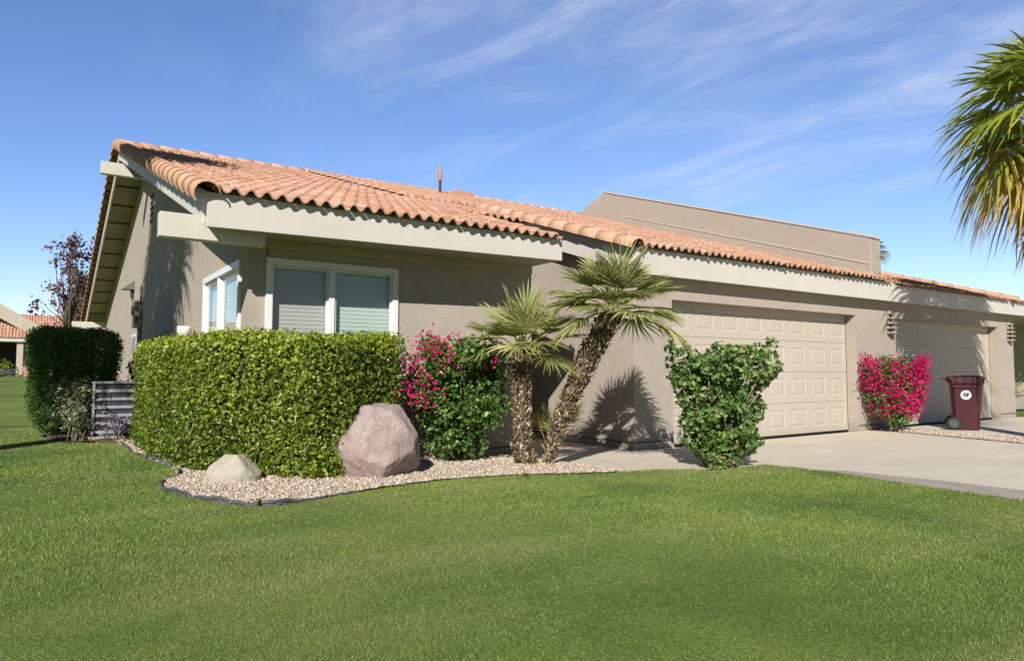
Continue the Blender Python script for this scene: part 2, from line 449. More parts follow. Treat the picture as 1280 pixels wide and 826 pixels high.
GUT = [(7.16, 4.6), (7.19, 4.34), (7.02, 3.5), (6.92, 2.46), (6.8, 0), (6.6, -6), (7.4, -6), (7.5, 0), (7.55, 2.4), (7.5, 3.6), (7.4, 4.3)]
sheet('gutter', GUT, .0395, .01, M['gutter'])
# gravel beds
V, F = gridmesh(np.arange(.8, 5.4, .05), np.arange(5.1, 11.5, .05), lambda x, y: zl(x, y)+.015, lambda c: sdpoly(c, BED) < 0)
tag(npmesh('gravel_bed', V, F, M['gravel_sheet'], smooth=True), kind='structure')
V, F = gridmesh(np.arange(11.8, 14.05, .05), np.arange(-4, 7.05, .05), lambda x, y: 0*x+.045, lambda c: sdpoly(c, STRIP) < -.02)
tag(npmesh('gravel_strip', V, F, M['gravel_sheet'], smooth=True), kind='structure')
SOIL = [(.22, 12.1), (.38, 11.5), (.98, 11.15), (1.78, 11.4), (1.78, 15), (.2, 15), (.1, 13)]
V, F = gridmesh(np.arange(-.6, 1.8, .06), np.arange(11.1, 15.1, .06), lambda x, y: zl(x, y)+.02+.02*np.sin(9*x)*np.cos(7*y), lambda c: sdpoly(c, SOIL) < 0)
tag(npmesh('soil_bed', V, F, M['soil'], smooth=True), kind='structure')

OCT_V = np.array([(1, 0, 0), (-1, 0, 0), (0, 1, 0), (0, -1, 0), (0, 0, 1), (0, 0, -1)], float)
OCT_F = np.array([(0, 2, 4), (2, 1, 4), (1, 3, 4), (3, 0, 4), (2, 0, 5), (1, 2, 5), (3, 1, 5), (0, 3, 5)])
def pebbles(poly, n, zf, lo=.008, hi=.02):
    poly = np.asarray(poly); mn, mx = poly.min(0), poly.max(0)
    P = rng.uniform(mn, mx, (n*3, 2)); P = P[sdpoly(P, poly) < .01][:n]; n = len(P)
    ang = rng.uniform(0, 2*np.pi, n); s = rng.uniform(lo, hi, (n, 1))*np.array([[1, 1, .65]])*rng.uniform(.7, 1.3, (n, 3))
    v = OCT_V[None]*s[:, None, :]*rng.uniform(.75, 1.2, (n, 6, 1))
    c, q = np.cos(ang)[:, None], np.sin(ang)[:, None]
    v = np.stack([v[..., 0]*c-v[..., 1]*q, v[..., 0]*q+v[..., 1]*c, v[..., 2]], -1)
    v += np.stack([P[:, 0], P[:, 1], zf(P[:, 0], P[:, 1])+s[:, 2]*.35], -1)[:, None, :]
    F = (OCT_F[None]+(np.arange(n)*6)[:, None, None]).reshape(-1, 3)
    return v.reshape(-1, 3), F, np.repeat(rng.uniform(0, 1, n), 6)
V, F, A = pebbles(BED, 15000, lambda x, y: zl(x, y)+.016)
tag(npmesh('gravel', V, F, M['pebble'], attrs={'rnd': A}), 'pinkish tan gravel between the lawn edge and the house', 'gravel', kind='stuff')
V, F, A = pebbles([p for p in STRIP if p[1] > -3], 6000, lambda x, y: 0*x+.046, .009, .022)
tag(npmesh('gravel', V, F, M['pebble'], attrs={'rnd': A}), 'tan gravel strip between the two driveways', 'gravel', kind='stuff')

# black edging round the left end of the bed
def catmull(P, m=6):
    P = [Vector((*p, 0)) for p in P]; out = []
    for i in range(len(P)-1):
        a, b, c, d = P[max(i-1, 0)], P[i], P[i+1], P[min(i+2, len(P)-1)]
        for k in range(m):
            t = k/m
            out.append(.5*((2*b)+(c-a)*t+(2*a-5*b+4*c-d)*t*t+(3*b-a-3*c+d)*t**3))
    return out+[P[-1]]
pts = []
for i, p in enumerate(catmull(EDGE[:11], 7)):
    p.z = float(zl(p.x, p.y))+.022+.012*math.sin(i*.7)+.006*math.sin(i*1.9)-.05*max(0, p.x-1.5)
    pts.append(p)
mb = MB(); mb.tube(pts, .015, 8)
for i in range(len(pts)-1):   # the flat skirt under the bead
    a, b = pts[i], pts[i+1]; n = Vector((-(b-a).y, (b-a).x, 0)).normalized()*.006
    q = [a+n, b+n, b-n, a-n]
    mb.add([(v.x, v.y, v.z) for v in q]+[(v.x, v.y, v.z-.1) for v in q], [(0, 1, 2, 3), (0, 4, 5, 1), (2, 6, 7, 3)])
tag(mb.build('lawn_edging', M['edging'], smooth=True, base=(1.1, 6.5, .14)), 'black wavy plastic edging between lawn and gravel bed', 'edging')

# ------------------------------------------------------------------ grass
def grass():
    n = 1150000
    d = 1.9*(15/1.9)**rng.uniform(0, 1, n)
    a = R(34.4)+rng.uniform(R(-50), R(50), n)
    P = np.stack([d*np.sin(a), d*np.cos(a)], 1)
    keep = (sdpoly(P, BED) > .0) & (sdpoly(P, SOIL) > 0)
    for poly in HARD: keep &= sdpoly(P, poly) > -.015
    keep &= ~((P[:, 0] > 1.6) & (P[:, 1] > 7.2)) & (P[:, 0] < 7.4)
    P = P[keep]; d = d[keep]; n = len(P)
    z = zl(P[:, 0], P[:, 1])-.004
    h = rng.uniform(.006, .019, n)*(1+.25*np.sin(P[:, 0]*2.1+1.3*np.sin(P[:, 1]*1.7)))*np.clip(d/4, .8, 1.25)
    w = .0015*np.maximum(1, d/2.6)*rng.uniform(.7, 1.4, n)
    t = rng.uniform(0, 2*np.pi, n); l = rng.uniform(0, 2*np.pi, n); lean = h*rng.uniform(.1, .95, n)
    u = np.stack([np.cos(t), np.sin(t), 0*t], 1)*w[:, None]
    b = np.stack([P[:, 0], P[:, 1], z], 1)
    tip = b+np.stack([np.cos(l)*lean, np.sin(l)*lean, h], 1)
    V = np.stack([b-u, b+u, tip], 1).reshape(-1, 3)
    F = np.arange(n*3).reshape(-1, 3)
    o = npmesh('grass', V, F, M['blade'], attrs={'rnd': np.repeat(rng.uniform(0, 1, n), 3)})
    tag(o, 'short mown green lawn grass in front of the house', 'grass', kind='stuff')
grass()

for k, (x, y, lab) in enumerate(((1.36, 5.28, 'curled brown fallen leaf on the grass below the small rock'), (3.9, 5.45, 'dry tan fallen leaf at the lawn edge under the upright palm'),
        (.7, 10.6, 'dry pale fallen leaf on the grass before the air conditioner'))):
    V, F, A = leaves(np.array([(0, 0, .02), (.02, .015, .028)]), np.array([(0, 0, 1.), (.6, .2, 1.)]), .09, .55, .5, .2)
    o = npmesh('fallen_leaf', V, F, M['deadfrond'], attrs={'rnd': A*.4}); o.location = (x, y, float(zl(x, y))+.018); o.rotation_euler.z = k*2.
    tag(o, lab, 'leaf', 'fallen leaves')
# ------------------------------------------------------------------ house
SL = .322
FY = 6.85      # fascia front face
def roofz(y): return 2.80+SL*(y-6.80)
RY = 16.0      # ridge
H = thing('house', 'tan stucco house with terracotta tile roof, white corner windows and closed beige garage door', 'house', (4.5, 10, 0))
W = .2
# walls -----------------------------------------------------------
GX = 1.8; BY = 7.5; BX = 5.45; SX = 6.88; GY = 7.05; DY = 7.25
mb = MB()
def rear(y): return roofz(RY)-.29*(y-RY)
def under(y): return (roofz(y) if y <= RY else rear(y))-.14
WY0, WY1, WZ0, WZ1 = 7.78, 9.72, 1.05, 2.32        # window hole in the gable wall
xs = (GX, GX+W)
mb.prism([(BY, 0), (WY0, 0), (WY0, under(WY0)), (BY, under(BY))], 'x', *xs)
mb.prism([(WY0, 0), (WY1, 0), (WY1, WZ0), (WY0, WZ0)], 'x', *xs)
mb.prism([(WY0, WZ1), (WY1, WZ1), (WY1, under(WY1)), (WY0, under(WY0))], 'x', *xs)
mb.prism([(WY1, 0), (25.2, 0), (25.2, under(25.2)), (RY, under(RY)), (WY1, under(WY1))], 'x', *xs)
BX0, BX1 = 1.99, 3.49                              # window hole in the front wall
mb.box(GX+W, BY, 0, BX0, BY+W, 2.7); mb.box(BX1, BY, 0, BX, BY+W, 2.7)
mb.box(BX0, BY, 0, BX1, BY+W, WZ0); mb.box(BX0, BY, WZ1+.005, BX1, BY+W, 2.7)
mb.box(BX-W, BY+W, 0, BX, 10.5, 2.7)
mb.box(BX, 10.3, 0, SX, 10.5, 2.9)
mb.prism([(GY+W, 0), (10.5, 0), (10.5, under(10.5)), (8.35, under(8.35)), (GY+W, under(GY+W))], 'x', SX, SX+W)
OX0, OX1, OZ = 7.66, 12.58, 2.18
mb.box(SX, GY, 0, OX0, GY+W, 2.62); mb.box(OX1, GY, 0, 13.4, GY+W, 2.62)
mb.box(OX0, GY, OZ, OX1, GY+W, 2.62)
mb.box(GX+W, 25.0, 0, 13.4, 25.2, 2.7)
mb.build('wall', M['stucco'], H)
# base trim: weep screed and foundation
def boxes(name, mat, parent, lst, **k):
    for b in lst:
        m = MB(); m.box(*b); o = m.build(name, mat, parent, **k)
    return o
boxes('weep_screed', M['weep'], H, [(GX-.004, BY-.006, .15, BX+.004, BY+.01, .168), (SX-.008, GY-.008, .13, OX0-.002, GY+.01, .148),
      (SX-.008, GY+.01, .13, SX+.01, 10.3, .148), (OX1+.002, GY-.008, .13, 13.4, GY+.01, .148)])
boxes('foundation', M['found'], H, [(GX+.02, BY-.012, -.1, BX, BY-.002, .15), (SX-.012, GY-.012, -.1, OX0-.004, GY-.002, .13), (SX-.012, GY-.002, -.1, SX-.002, 10.3, .13)])
boxes('eave_shade_strip', M['trim_shade'], H, [(GX+.002, BY-.02, 2.43, BX, BY-.001, 2.53)])  # added strip, its colour stands for greenish eave shade on the wall top
# soffit, deck ------------------------------------------------------
mb = MB()
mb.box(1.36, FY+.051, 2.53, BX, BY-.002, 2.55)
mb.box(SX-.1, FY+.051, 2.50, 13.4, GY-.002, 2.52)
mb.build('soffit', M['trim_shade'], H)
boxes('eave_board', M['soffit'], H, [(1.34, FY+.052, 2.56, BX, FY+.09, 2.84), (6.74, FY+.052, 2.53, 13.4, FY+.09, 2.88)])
mb = MB()
for a, b in ((7.0, RY), (RY, 26.5)):
    n0, n1 = (a, b)
    za = (lambda y: (roofz(y) if n1 == RY else rear(y))-.06)
    mb.prism([(n0, za(n0)-.05), (n1, za(n1)-.05), (n1, za(n1)), (n0, za(n0))], 'x', 1.33, BX if n1 == RY else 13.4)
mb.prism([(9.45, roofz(9.45)-.11), (RY, roofz(RY)-.11), (RY, roofz(RY)-.06), (9.45, roofz(9.45)-.06)], 'x', BX, 6.64)
mb.prism([(7.0, roofz(7.0)-.05), (RY, roofz(RY)-.05), (RY, roofz(RY)), (7.0, roofz(7.0))], 'x', 6.70, 13.4)
mb.build('roof_deck', M['soffit'], H)
for k in range(12):
    y = 16.55+.87*k; z = rear(y)-.11
    boxes('soffit_batten', M['groove'], H, [(1.35, y, z-.03, 1.8, y+.05, z-.003)])
# fascia ------------------------------------------------------------
mb = MB()
mb.add([(1.27, FY, 2.465), (5.46, FY, 2.525), (5.46, FY+.05, 2.525), (1.27, FY+.05, 2.465), (1.27, FY, 2.79), (5.46, FY, 2.79), (5.46, FY+.05, 2.79), (1.27, FY+.05, 2.79)],
       [(0, 3, 2, 1), (4, 5, 6, 7), (0, 1, 5, 4), (1, 2, 6, 5), (2, 3, 7, 6), (3, 0, 4, 7)])
mb.build('fascia', M['trim'], H, bevel=.004)
mb = MB(); mb.box(6.72, FY, 2.475, 13.62, FY+.05, 2.835)
mb.build('fascia', M['trim'], H, bevel=.004)
def rake(x0, x1, y0, y1, zf, up, dn):
    m = MB(); m.prism([(y0, zf(y0)-dn), (y1, zf(y1)-dn), (y1, zf(y1)+up), (y0, zf(y0)+up)], 'x', x0, x1); return m
rake(1.277, 1.31, 6.902, RY, roofz, -.03, .34).build('rake_board', M['trim'], H, bevel=.004)
rake(1.277, 1.31, RY+.002, 26.6, rear, -.03, .30).build('rake_board', M['trim'], H, bevel=.004)
rake(6.68, 6.72, 6.852, 10.8, roofz, .02, .33).build('rake_board', M['trim'], H, bevel=.004)
mb = MB(); mb.box(5.4, 9.40, roofz(9.4)-.3, 6.67, 9.44, roofz(9.4)-.05)
mb.build('fascia', M['trim'], H)
# outrigger beams
for y, z0, z1, x0 in ((7.04, 2.37, 2.60, .9), (15.5, roofz(15.5)-.62, roofz(15.5)-.38, .93), (25.25, 2.44, 2.68, .9)):
    m = MB(); m.box(x0, y, z0, GX+.05 if y < 25 else 2.3, y+.14, z1); m.build('beam', M['beam'], H, bevel=.006)

# tiles ------------------------------------------------------------
PU, PV = .146, .36
def tilefield(x0, x1, ya, yb, zf, sgn, inside, off=0., seed=1):
    """wave tiles: columns along x, courses along y from the eave (ya) to the ridge (yb)"""
    g = np.random.default_rng(seed)
    nc = int(round((x1-x0)/PU)); nr = int(math.ceil(abs(yb-ya)/PV)); K = 8
    u = np.linspace(0, 1, K+1)
    prof = np.where(u < .6, .044*np.sin(np.pi*u/.6), -.014*np.sin(np.pi*(u-.6)/.4))
    dz = zf(ya+sgn)-zf(ya); nrm = np.array([0, -dz*sgn if False else -(dz)*sgn, 1.0]); nrm /= np.linalg.norm(nrm)
    Vs, Fs, UV = [], [], []; b = 0
    for r in range(nr):
        y0 = ya+sgn*PV*r; y1 = min(y0+sgn*PV*1.04, yb) if sgn > 0 else max(y0+sgn*PV*1.04, yb)
        for c in range(nc):
            xa = x0+c*PU
            if not inside(xa+PU/2, (y0+y1)/2): continue
            jz = g.normal(0, .003); jy = g.normal(0, .006); jx = g.normal(0, .0015)
            xx = xa+u*PU+jx
            lo = np.stack([xx, 0*u+y0+jy, 0*u], 1); hi = np.stack([xx, 0*u+y1+jy, 0*u], 1)
            lo[:, 2] = zf(lo[:, 1]); hi[:, 2] = zf(hi[:, 1])
            lo += nrm*(prof+.024+jz+off)[:, None]; hi += nrm*(prof*.93+.004+off)[:, None]
            ed = lo-nrm*(.022+off*1.6 if (xa < 6.6 and 10.5 < y0 < 11.2) else .022)+np.array([0, sgn*.004, 0])
            Vs += [ed, lo, hi]
            for k in range(K):
                for q in (0, K+1):
                    Fs.append((b+q+k, b+q+k+1, b+q+k+K+2, b+q+k+K+1))
            fv = np.zeros((3*(K+1), 2)); fv[:, 0] = c+.5; fv[:, 1] = r+.5+seed*40
            UV.append(fv); b += 3*(K+1)
    return np.concatenate(Vs), np.array(Fs), np.concatenate(UV)
def add_field(name, parent, *a, **k):
    V, F, UV = tilefield(*a, **k)
    o = npmesh(name, V, F, M['tile'], parent, smooth=True, uv=UV)
    m = o.data
    return o
def insA(x, y):
    if y > 10.95 and x > 5.3: return False
    return not (x > BX and y < 9.38)
add_field('roof', H, 1.30, 6.62, 6.76, RY, roofz, 1, insA, seed=1)
RA = [o for o in H.children if o.name.startswith('roof') and 'deck' not in o.name][-1]
def insB(x, y): return x > 6.66 or (y > 10.75 and x > 5.08)
add_field('roof', H, 5.1, 13.36, 6.76, RY, roofz, 1, insB, off=.06, seed=2)
V, F, UV = tilefield(1.34, 13.36, 26.7, RY, rear, -1, lambda x, y: x < 6, seed=3)
npmesh('roof', V, F, M['tile'], H, smooth=True, uv=UV)

def barrels(path, rad, length, over=.06, g=None, n=9, up=Vector((0, 0, 1)), arc=math.pi, tilt=0.):
    """overlapping half-round tiles along a straight path (from low end to high end)"""
    a, b = Vector(path[0]), Vector(path[1]); d = (b-a); L = d.length; d.normalize()
    s = d.cross(up).normalized(); w = s.cross(d).normalized()
    k = max(1, int(round(L/length))); V, F, A = [], [], []; o = 0
    for i in range(k):
        p0 = a+d*(L*i/k); p1 = a+d*(min(L, L*(i+1)/k+over))
        rn = random.random()
        r0, r1 = rad*1.08, rad*.9
        ring = []
        for (p, r, e) in ((p0, r0-.014, 0), (p0, r0, 0), (p1, r1, 0), (p1, r1-.014, 0)):
            for j in range(n):
                t = -tilt+math.pi/2-arc/2+arc*j/(n-1)
                ring.append(p+s*math.cos(t)*r+w*math.sin(t)*r)
        V += [tuple(v) for v in ring]
        for q in range(3):
            for j in range(n-1):
                F.append((o+q*n+j, o+q*n+j+1, o+(q+1)*n+j+1, o+(q+1)*n+j))
        A += [rn]*(4*n); o += 4*n
    return np.array(V), np.array(F), np.array(A)
def add_barrels(name, parent, *a, **k):
    V, F, A = barrels(*a, **k); return npmesh(name, V, F, M['ridge'], parent, attrs={'rnd': A}, smooth=True)
add_barrels('rake_tile', H, ((1.245, 6.74, roofz(6.74)-.035), (1.245, RY, roofz(RY)-.035)), .115, .36, arc=math.pi*1.18, tilt=-.42)
add_barrels('rake_tile', H, ((1.26, 26.7, rear(26.7)-.02), (1.26, RY+.05, rear(RY+.05)-.02)), .11, .36, arc=math.pi*1.1, tilt=.2)
add_barrels('rake_tile', H, ((6.66, 6.72, roofz(6.72)+.035), (6.66, 10.8, roofz(10.8)+.035)), .115, .40, arc=math.pi*1.1)
add_barrels('ridge_tile', H, ((1.25, RY, roofz(RY)-.03), (13.4, RY, roofz(RY)+.06)), .11, .38)
# flashing under the rake of the court, vents
mb = MB(); mb.tube([(7.9, 14.6, 5.3), (7.9, 14.6, 5.72)],   .035, 10); p = mb.build('vent_pipe', M['metal_dark'], H)
mb = MB(); mb.tube([(7.9, 14.6, 5.72), (7.9, 14.6, 6.0)], .048, 10); mb.build('pipe_cap', M['pipe'], p)
mb = MB(); mb.prism([(8.25, 5.40), (8.9, 5.40), (8.82, 5.56), (8.33, 5.56)], 'y', 14.6, 15.0); mb.build('roof_vent', M['ridge'], H)

# gable vent: five dark slots
mb = MB()
for k in range(5): mb.box(GX-.012, 15.0, 4.06+.12*k, GX-.002, 15.35, 4.13+.12*k)
mb.build('attic_vent', M['dark'], H)

# parapet between the units
mb = MB(); PX0, PX1 = 13.4, 13.76
mb.prism([(7.16, 2.79), (7.16, 3.74), (14.9, 6.30), (16.3, 5.75), (24, 3.6), (24, 2.5), (16, 5.2)], 'x', PX0, PX1)
P = mb.build('parapet_wall', M['stucco'], H, bevel=.012)
mb = MB()
mb.prism([(7.13, 3.742), (14.9, 6.302), (14.9, 6.34), (7.13, 3.78)], 'x', PX0-.02, PX1+.02); mb.build('parapet_cap', M['cap'], P)
mb = MB(); mb.prism([(7.2, roofz(7.2)+.30), (14, roofz(14)+.30), (14, roofz(14)+.325), (7.2, roofz(7.2)+.325)], 'x', PX0-.014, PX0-.002)
mb.prism([(7.1, roofz(7.1)+.02), (7.9, roofz(7.9)+.02), (7.9, roofz(7.9)+.13), (7.1, roofz(7.1)+.13)], 'x', PX0-.03, PX0-.016); mb.build('flashing', M['cap'], P)

# garage doors --------------------------------------------------------
def garage_door(parent, x0, x1, y, z0, z1, ncol, nrow):
    V, F = [], []
    def q(*p): b = len(V); V.extend(p); F.append((b, b+1, b+2, b+3))
    sw, sh = (x1-x0)/ncol, (z1-z0)/nrow
    for r in range(nrow):
        for c in range(ncol):
            a, b = x0+sw*c, x0+sw*(c+1); lo, hi = z0+sh*r+.004, z0+sh*(r+1)-.004
            mx, mz = sw*.15, sh*.20
            rings = [(a, b, lo, hi, 0), (a+mx, b-mx, lo+mz, hi-mz, 0), (a+mx+.014, b-mx-.014, lo+mz+.014, hi-mz-.014, .0065),
                     (a+mx+.03, b-mx-.03, lo+mz+.03, hi-mz-.03, .0065), (a+mx+.065, b-mx-.065, lo+mz+.065, hi-mz-.065, 0)]
            for k in range(4):
                A, B = rings[k], rings[k+1]
                pa = [(A[0], y+A[4], A[2]), (A[1], y+A[4], A[2]), (A[1], y+A[4], A[3]), (A[0], y+A[4], A[3])]
                pb = [(B[0], y+B[4], B[2]), (B[1], y+B[4], B[2]), (B[1], y+B[4], B[3]), (B[0], y+B[4], B[3])]
                for i in range(4): q(pa[i], pa[(i+1) % 4], pb[(i+1) % 4], pb[i])
            B = rings[4]; q((B[0], y+B[4], B[2]), (B[1], y+B[4], B[2]), (B[1], y+B[4], B[3]), (B[0], y+B[4], B[3]))
        zz = z0+sh*(r+1)
        if r < nrow-1:
            q((x0, y, zz-.004), (x1, y, zz-.004), (x1, y+.012, zz), (x0, y+.012, zz)); q((x0, y+.012, zz), (x1, y+.012, zz), (x1, y, zz+.004), (x0, y, zz+.004))
    o = npmesh('garage_door', V, F, M['door'], parent)
    m = MB(); m.box(x0, y+.002, z0-.03, x1, y+.03, z0+.003); m.build('bottom_seal', M['rubber'], o)
    boxes('door_track', M['groove'], o, [(x0-.1, y+.02, 0, x0-.002, y+.06, z1), (x1+.002, y+.02, 0, x1+.1, y+.06, z1)])
    return o
garage_door(H, OX0+.015, OX1-.015, DY, .05, 2.2, 8, 4)
m = MB(); m.box(OX0, DY+.06, 0, OX1, DY+.09, 2.4); m.build('garage_back', M['dark'], H)

# windows -------------------------------------------------------------
def window(parent, axis, a0, a1, z0, z1, pl, mull, screens):
    """axis 'y': faces -Y at y=pl, runs along x; axis 'x': faces -X at x=pl, runs along y"""
    def bx(m, u0, u1, d0, d1, w0, w1):
        if axis == 'y': m.box(u0, pl+d0, w0, u1, pl+d1, w1)
        else: m.box(pl+d0, u0, w0, pl+d1, u1, w1)
    f = MB(); t = .062
    bx(f, a0-.01, a1+.01, -.03, .06, z1-t, z1+.012); bx(f, a0-.01, a1+.01, -.03, .06, z0-.01, z0+t)
    bx(f, a0-.01, a0+t, -.03, .06, z0+t, z1-t); bx(f, a1-t, a1+.01, -.03, .06, z0+t, z1-t)
    bx(f, mull-.032, mull+.032, -.02, .06, z0+t, z1-t)
    o = f.build('window', M['white'], parent, bevel=.005, label=None)
    for (u0, u1), scr, d in (((a0+t, mull-.032), screens[0], .03), ((mull+.032, a1-t), screens[1], .012)):
        s = MB(); st = .022
        bx(s, u0, u1, d-.012, d+.02, z1-t-st, z1-t-.001); bx(s, u0, u0+st, d-.012, d+.02, z0+t, z1-t-st); bx(s, u1-st, u1, d-.012, d+.02, z0+t, z1-t-st)
        s.build('sash', M['white'], o)
        g = MB()
        c4 = [(u0+st*.5, z0+t), (u1-st*.5, z0+t), (u1-st*.5, z1-t-st*.5), (u0+st*.5, z1-t-st*.5)]
        g.add([(a, pl+d, b) if axis == 'y' else (pl+d, a, b) for a, b in c4], [(0, 1, 2, 3)]); g.build('pane', M['screen'] if scr else M['glass'], o)
        b = MB(); nz = int((z1-z0)/.045)
        for k in range(nz):
            z = z0+.05+.045*k
            if axis == 'y': b.add([(u0, pl+.075, z), (u1, pl+.075, z), (u1, pl+.080, z+.047), (u0, pl+.080, z+.047)], [(0, 1, 2, 3)])
            else: b.add([(pl+.075, u0, z), (pl+.075, u1, z), (pl+.080, u1, z+.047), (pl+.080, u0, z+.047)], [(0, 1, 2, 3)])
        b.build('blind', M['blind'], o)
    k = MB(); bx(k, a0, a1, .14, .15, z0, z1); k.build('window_lining', M['dark'], o)
    return o
window(H, 'y', BX0, BX1, WZ0, WZ1, BY, 2.70, (True, False))
window(H, 'x', WY0, WY1, WZ0, WZ1, GX, 8.86, (False, False))

# gable wall furniture: electric box with conduit, small hood, low window
t = thing('meter_box', 'grey electric meter box with conduit on the shaded gable wall', 'meter box', (1.68, 16.4, 1.8))
m = MB(); m.box(1.66, 16.2, 2.05, 1.796, 16.65, 2.6); m.build('cabinet', M['box_brown'], t, bevel=.01)
for y, z0, z1 in ((16.1, 1.2, 2.9), (16.4, 1.0, 2.05)):
    m = MB(); m.tube([(1.76, y, z0), (1.76, y, z1)], .025, 8); m.build('conduit', M['box_brown'], t)
m = MB(); m.disc((1.65, 16.42, 2.4), (1, 0, 0), .1, .05); m.build('meter', M['metal_dark'], t)
t = thing('wall_light', 'small brown wedge shaped light high on the gable wall', 'wall light', (1.6, 17.9, 3.0))
m = MB(); m.add([(1.55, 17.7, 2.98), (1.797, 17.7, 2.98), (1.797, 17.7, 3.18), (1.55, 18.0, 2.98), (1.797, 18.0, 2.98), (1.797, 18.0, 3.18)],
                [(0, 1, 2), (3, 5, 4), (0, 2, 5, 3), (0, 3, 4, 1), (1, 4, 5, 2)]); m.build('shade', M['box_brown'], t)
m = MB(); m.box(1.74, 17.8, 2.8, 1.796, 17.95, 2.978); m.build('base', M['metal_dark'], t)
t = thing('service_hatch', 'small white framed utility hatch low on the gable wall', 'hatch', (1.78, 16.5, 1.5))
m = MB(); m.box(1.75, 16.7, 1.45, 1.797, 17.5, 1.95); m.build('frame', M['white'], t, bevel=.008)
m = MB(); m.box(1.735, 16.8, 1.52, 1.749, 17.4, 1.88); m.build('door', M['metal_grey'], t)

# lamp with a pale cup on a dark stem
t = thing('floodlight', 'pale cup shaped floodlight on the gable wall above the hedge', 'floodlight', (1.7, 10.3, 1.45))
m = MB()
prof = [(.0, .0), (.055, .005), (.085, .06), (.095, .13), (.09, .17), (.075, .175), (.0, .17)]
pts = [(1.66, 10.3, 1.57+z) for r, z in prof]; m.tube(pts, [max(r, .001) for r, z in prof], 16); m.build('cup', M['globe'], t, smooth=True)
m = MB(); m.tube([(1.66, 10.3, 1.575), (1.66, 10.3, 1.48), (1.797, 10.3, 1.45)], .022, 8); m.build('stem', M['metal_dark'], t)

# ------------------------------------------------------------------ attached unit
A2 = thing('house', 'second attached garage unit past the sloped parapet, its grey door dappled by palm shade', 'house', (17, 10, 0))
mb = MB(); QX0, QX1 = 14.02, 18.72
mb.box(13.402, GY, 0, QX0, GY+W, 2.62); mb.box(QX1, GY, 0, 19.55, GY+W, 2.62); mb.box(QX0, GY, OZ, QX1, GY+W, 2.62)
mb.box(19.35, GY+W, 0, 19.55, 9, 2.62); mb.box(19.55, 8.8, 0, 26, 9, 2.62)
mb.build('wall', M['stucco'], A2)
boxes('weep_screed', M['weep'], A2, [(QX1+.002, GY-.008, .13, 19.558, GY+.01, .148), (19.56, 8.79, .4, 26, 8.81, .43)])
garage_door(A2, QX0+.015, QX1-.015, DY, .05, 2.2, 8, 4)
m = MB(); m.box(QX0, DY+.06, 0, QX1, DY+.09, 2.4); m.build('garage_back', M['dark'], A2)
m = MB(); m.box(13.622, FY, 2.475, 26, FY+.05, 2.80); m.build('fascia', M['trim'], A2, bevel=.004)
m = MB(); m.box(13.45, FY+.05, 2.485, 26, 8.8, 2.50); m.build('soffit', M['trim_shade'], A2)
HX = 19.0
add_field('roof', A2, 13.78, HX, 6.76, 12.2, roofz, 1, lambda x, y: x < HX-(y-6.76), seed=5)
V, F, UV = tilefield(18.2, 26, 6.76, 8.5, lambda y: 2.78+.12*(y-6.8), 1, lambda x, y: x > HX-.1, seed=6)
npmesh('roof', V, F, M['tile'], A2, smooth=True, uv=UV)
add_barrels('hip_tile', A2, ((HX+.02, 6.74, roofz(6.74)+.02), (HX-5.2, 11.96, roofz(11.96)+.03)), .1, .36, arc=math.pi*1.1)
m = MB(); tri = [(13.78, 6.905), (HX-.15, 6.905), (13.78, 12.0)]
m.add([(x, y, roofz(y)-.10) for x, y in tri]+[(x, y, roofz(y)-.02) for x, y in tri], [(2, 1, 0), (3, 4, 5), (0, 1, 4, 3), (1, 2, 5, 4), (2, 0, 3, 5)]); m.build('roof_deck', M['soffit'], A2)
boxes('eave_board', M['soffit'], A2, [(13.63, FY+.052, 2.53, 26, FY+.09, 2.83)])
m = MB(); m.add([(18.9, 6.9, 2.77), (26, 6.9, 2.77), (26, 8.9, 3.0), (18.9, 8.9, 3.0), (18.9, 6.9, 2.72), (26, 6.9, 2.72), (26, 8.9, 2.72), (18.9, 8.9, 2.72)],
      [(0, 1, 2, 3), (7, 6, 5, 4), (0, 4, 5, 1), (1, 5, 6, 2), (2, 6, 7, 3), (3, 7, 4, 0)]); m.build('roof_deck', M['soffit'], A2)

# sconces: stacked half-round fins
def sconce(x, label):
    t = thing('wall_lamp', label, 'wall lamp', (x, GY, 1.75), 'tiered wall lamps beside the garage doors')
    m = MB(); m.box(x-.06, GY-.025, 1.84, x+.06, GY-.001, 2.32); m.build('back_plate', M['lamp'], t, bevel=.01)
    for k in range(5):
        r = .135-.016*abs(k-1.2); z = 1.87+.095*k
        poly = [(x+r*math.cos(math.pi*j/12), GY-.026-r*math.sin(math.pi*j/12)) for j in range(13)]
        m = MB(); m.prism(poly, 'z', z, z+.022); m.build('fin', M['lamp'], t, bevel=.006)
    m = MB(); m.tube([(x, GY-.07, 1.86), (x, GY-.07, 2.29)], .035, 12); m.build('bulb_tube', M['box_brown'], t)
sconce(13.78, 'tiered clay wall lamp between the two garage doors')
sconce(19.3, 'tiered clay wall lamp right of the second garage door')

# ------------------------------------------------------------------ air conditioner
t = thing('air_conditioner', 'grey louvred air conditioner beside the gable wall', 'air conditioner', (1.05, 12, .16))
m = MB(); m.box(.72, 11.65, .2, 1.36, 12.35, .95); m.build('cabinet', M['metal_dark'], t)
m = MB(); m.box(.69, 11.62, .95, 1.39, 12.38, .985); m.build('top', M['metal_grey'], t, bevel=.012)
m = MB()
for k in range(6):
    z = .24+.118*k
    m.box(.70, 11.63, z, 1.38, 11.648, z+.042); m.box(.70, 11.65, z, .718, 12.36, z+.042)
for x in (.695, 1.365):
    m.box(x, 11.625, .17, x+.03, 11.655, .95)
m.build('grille', M['metal_grey'], t)
m = MB(); m.box(.66, 11.6, .12, 1.44, 12.4, .2); m.build('pad', M['found'], t)

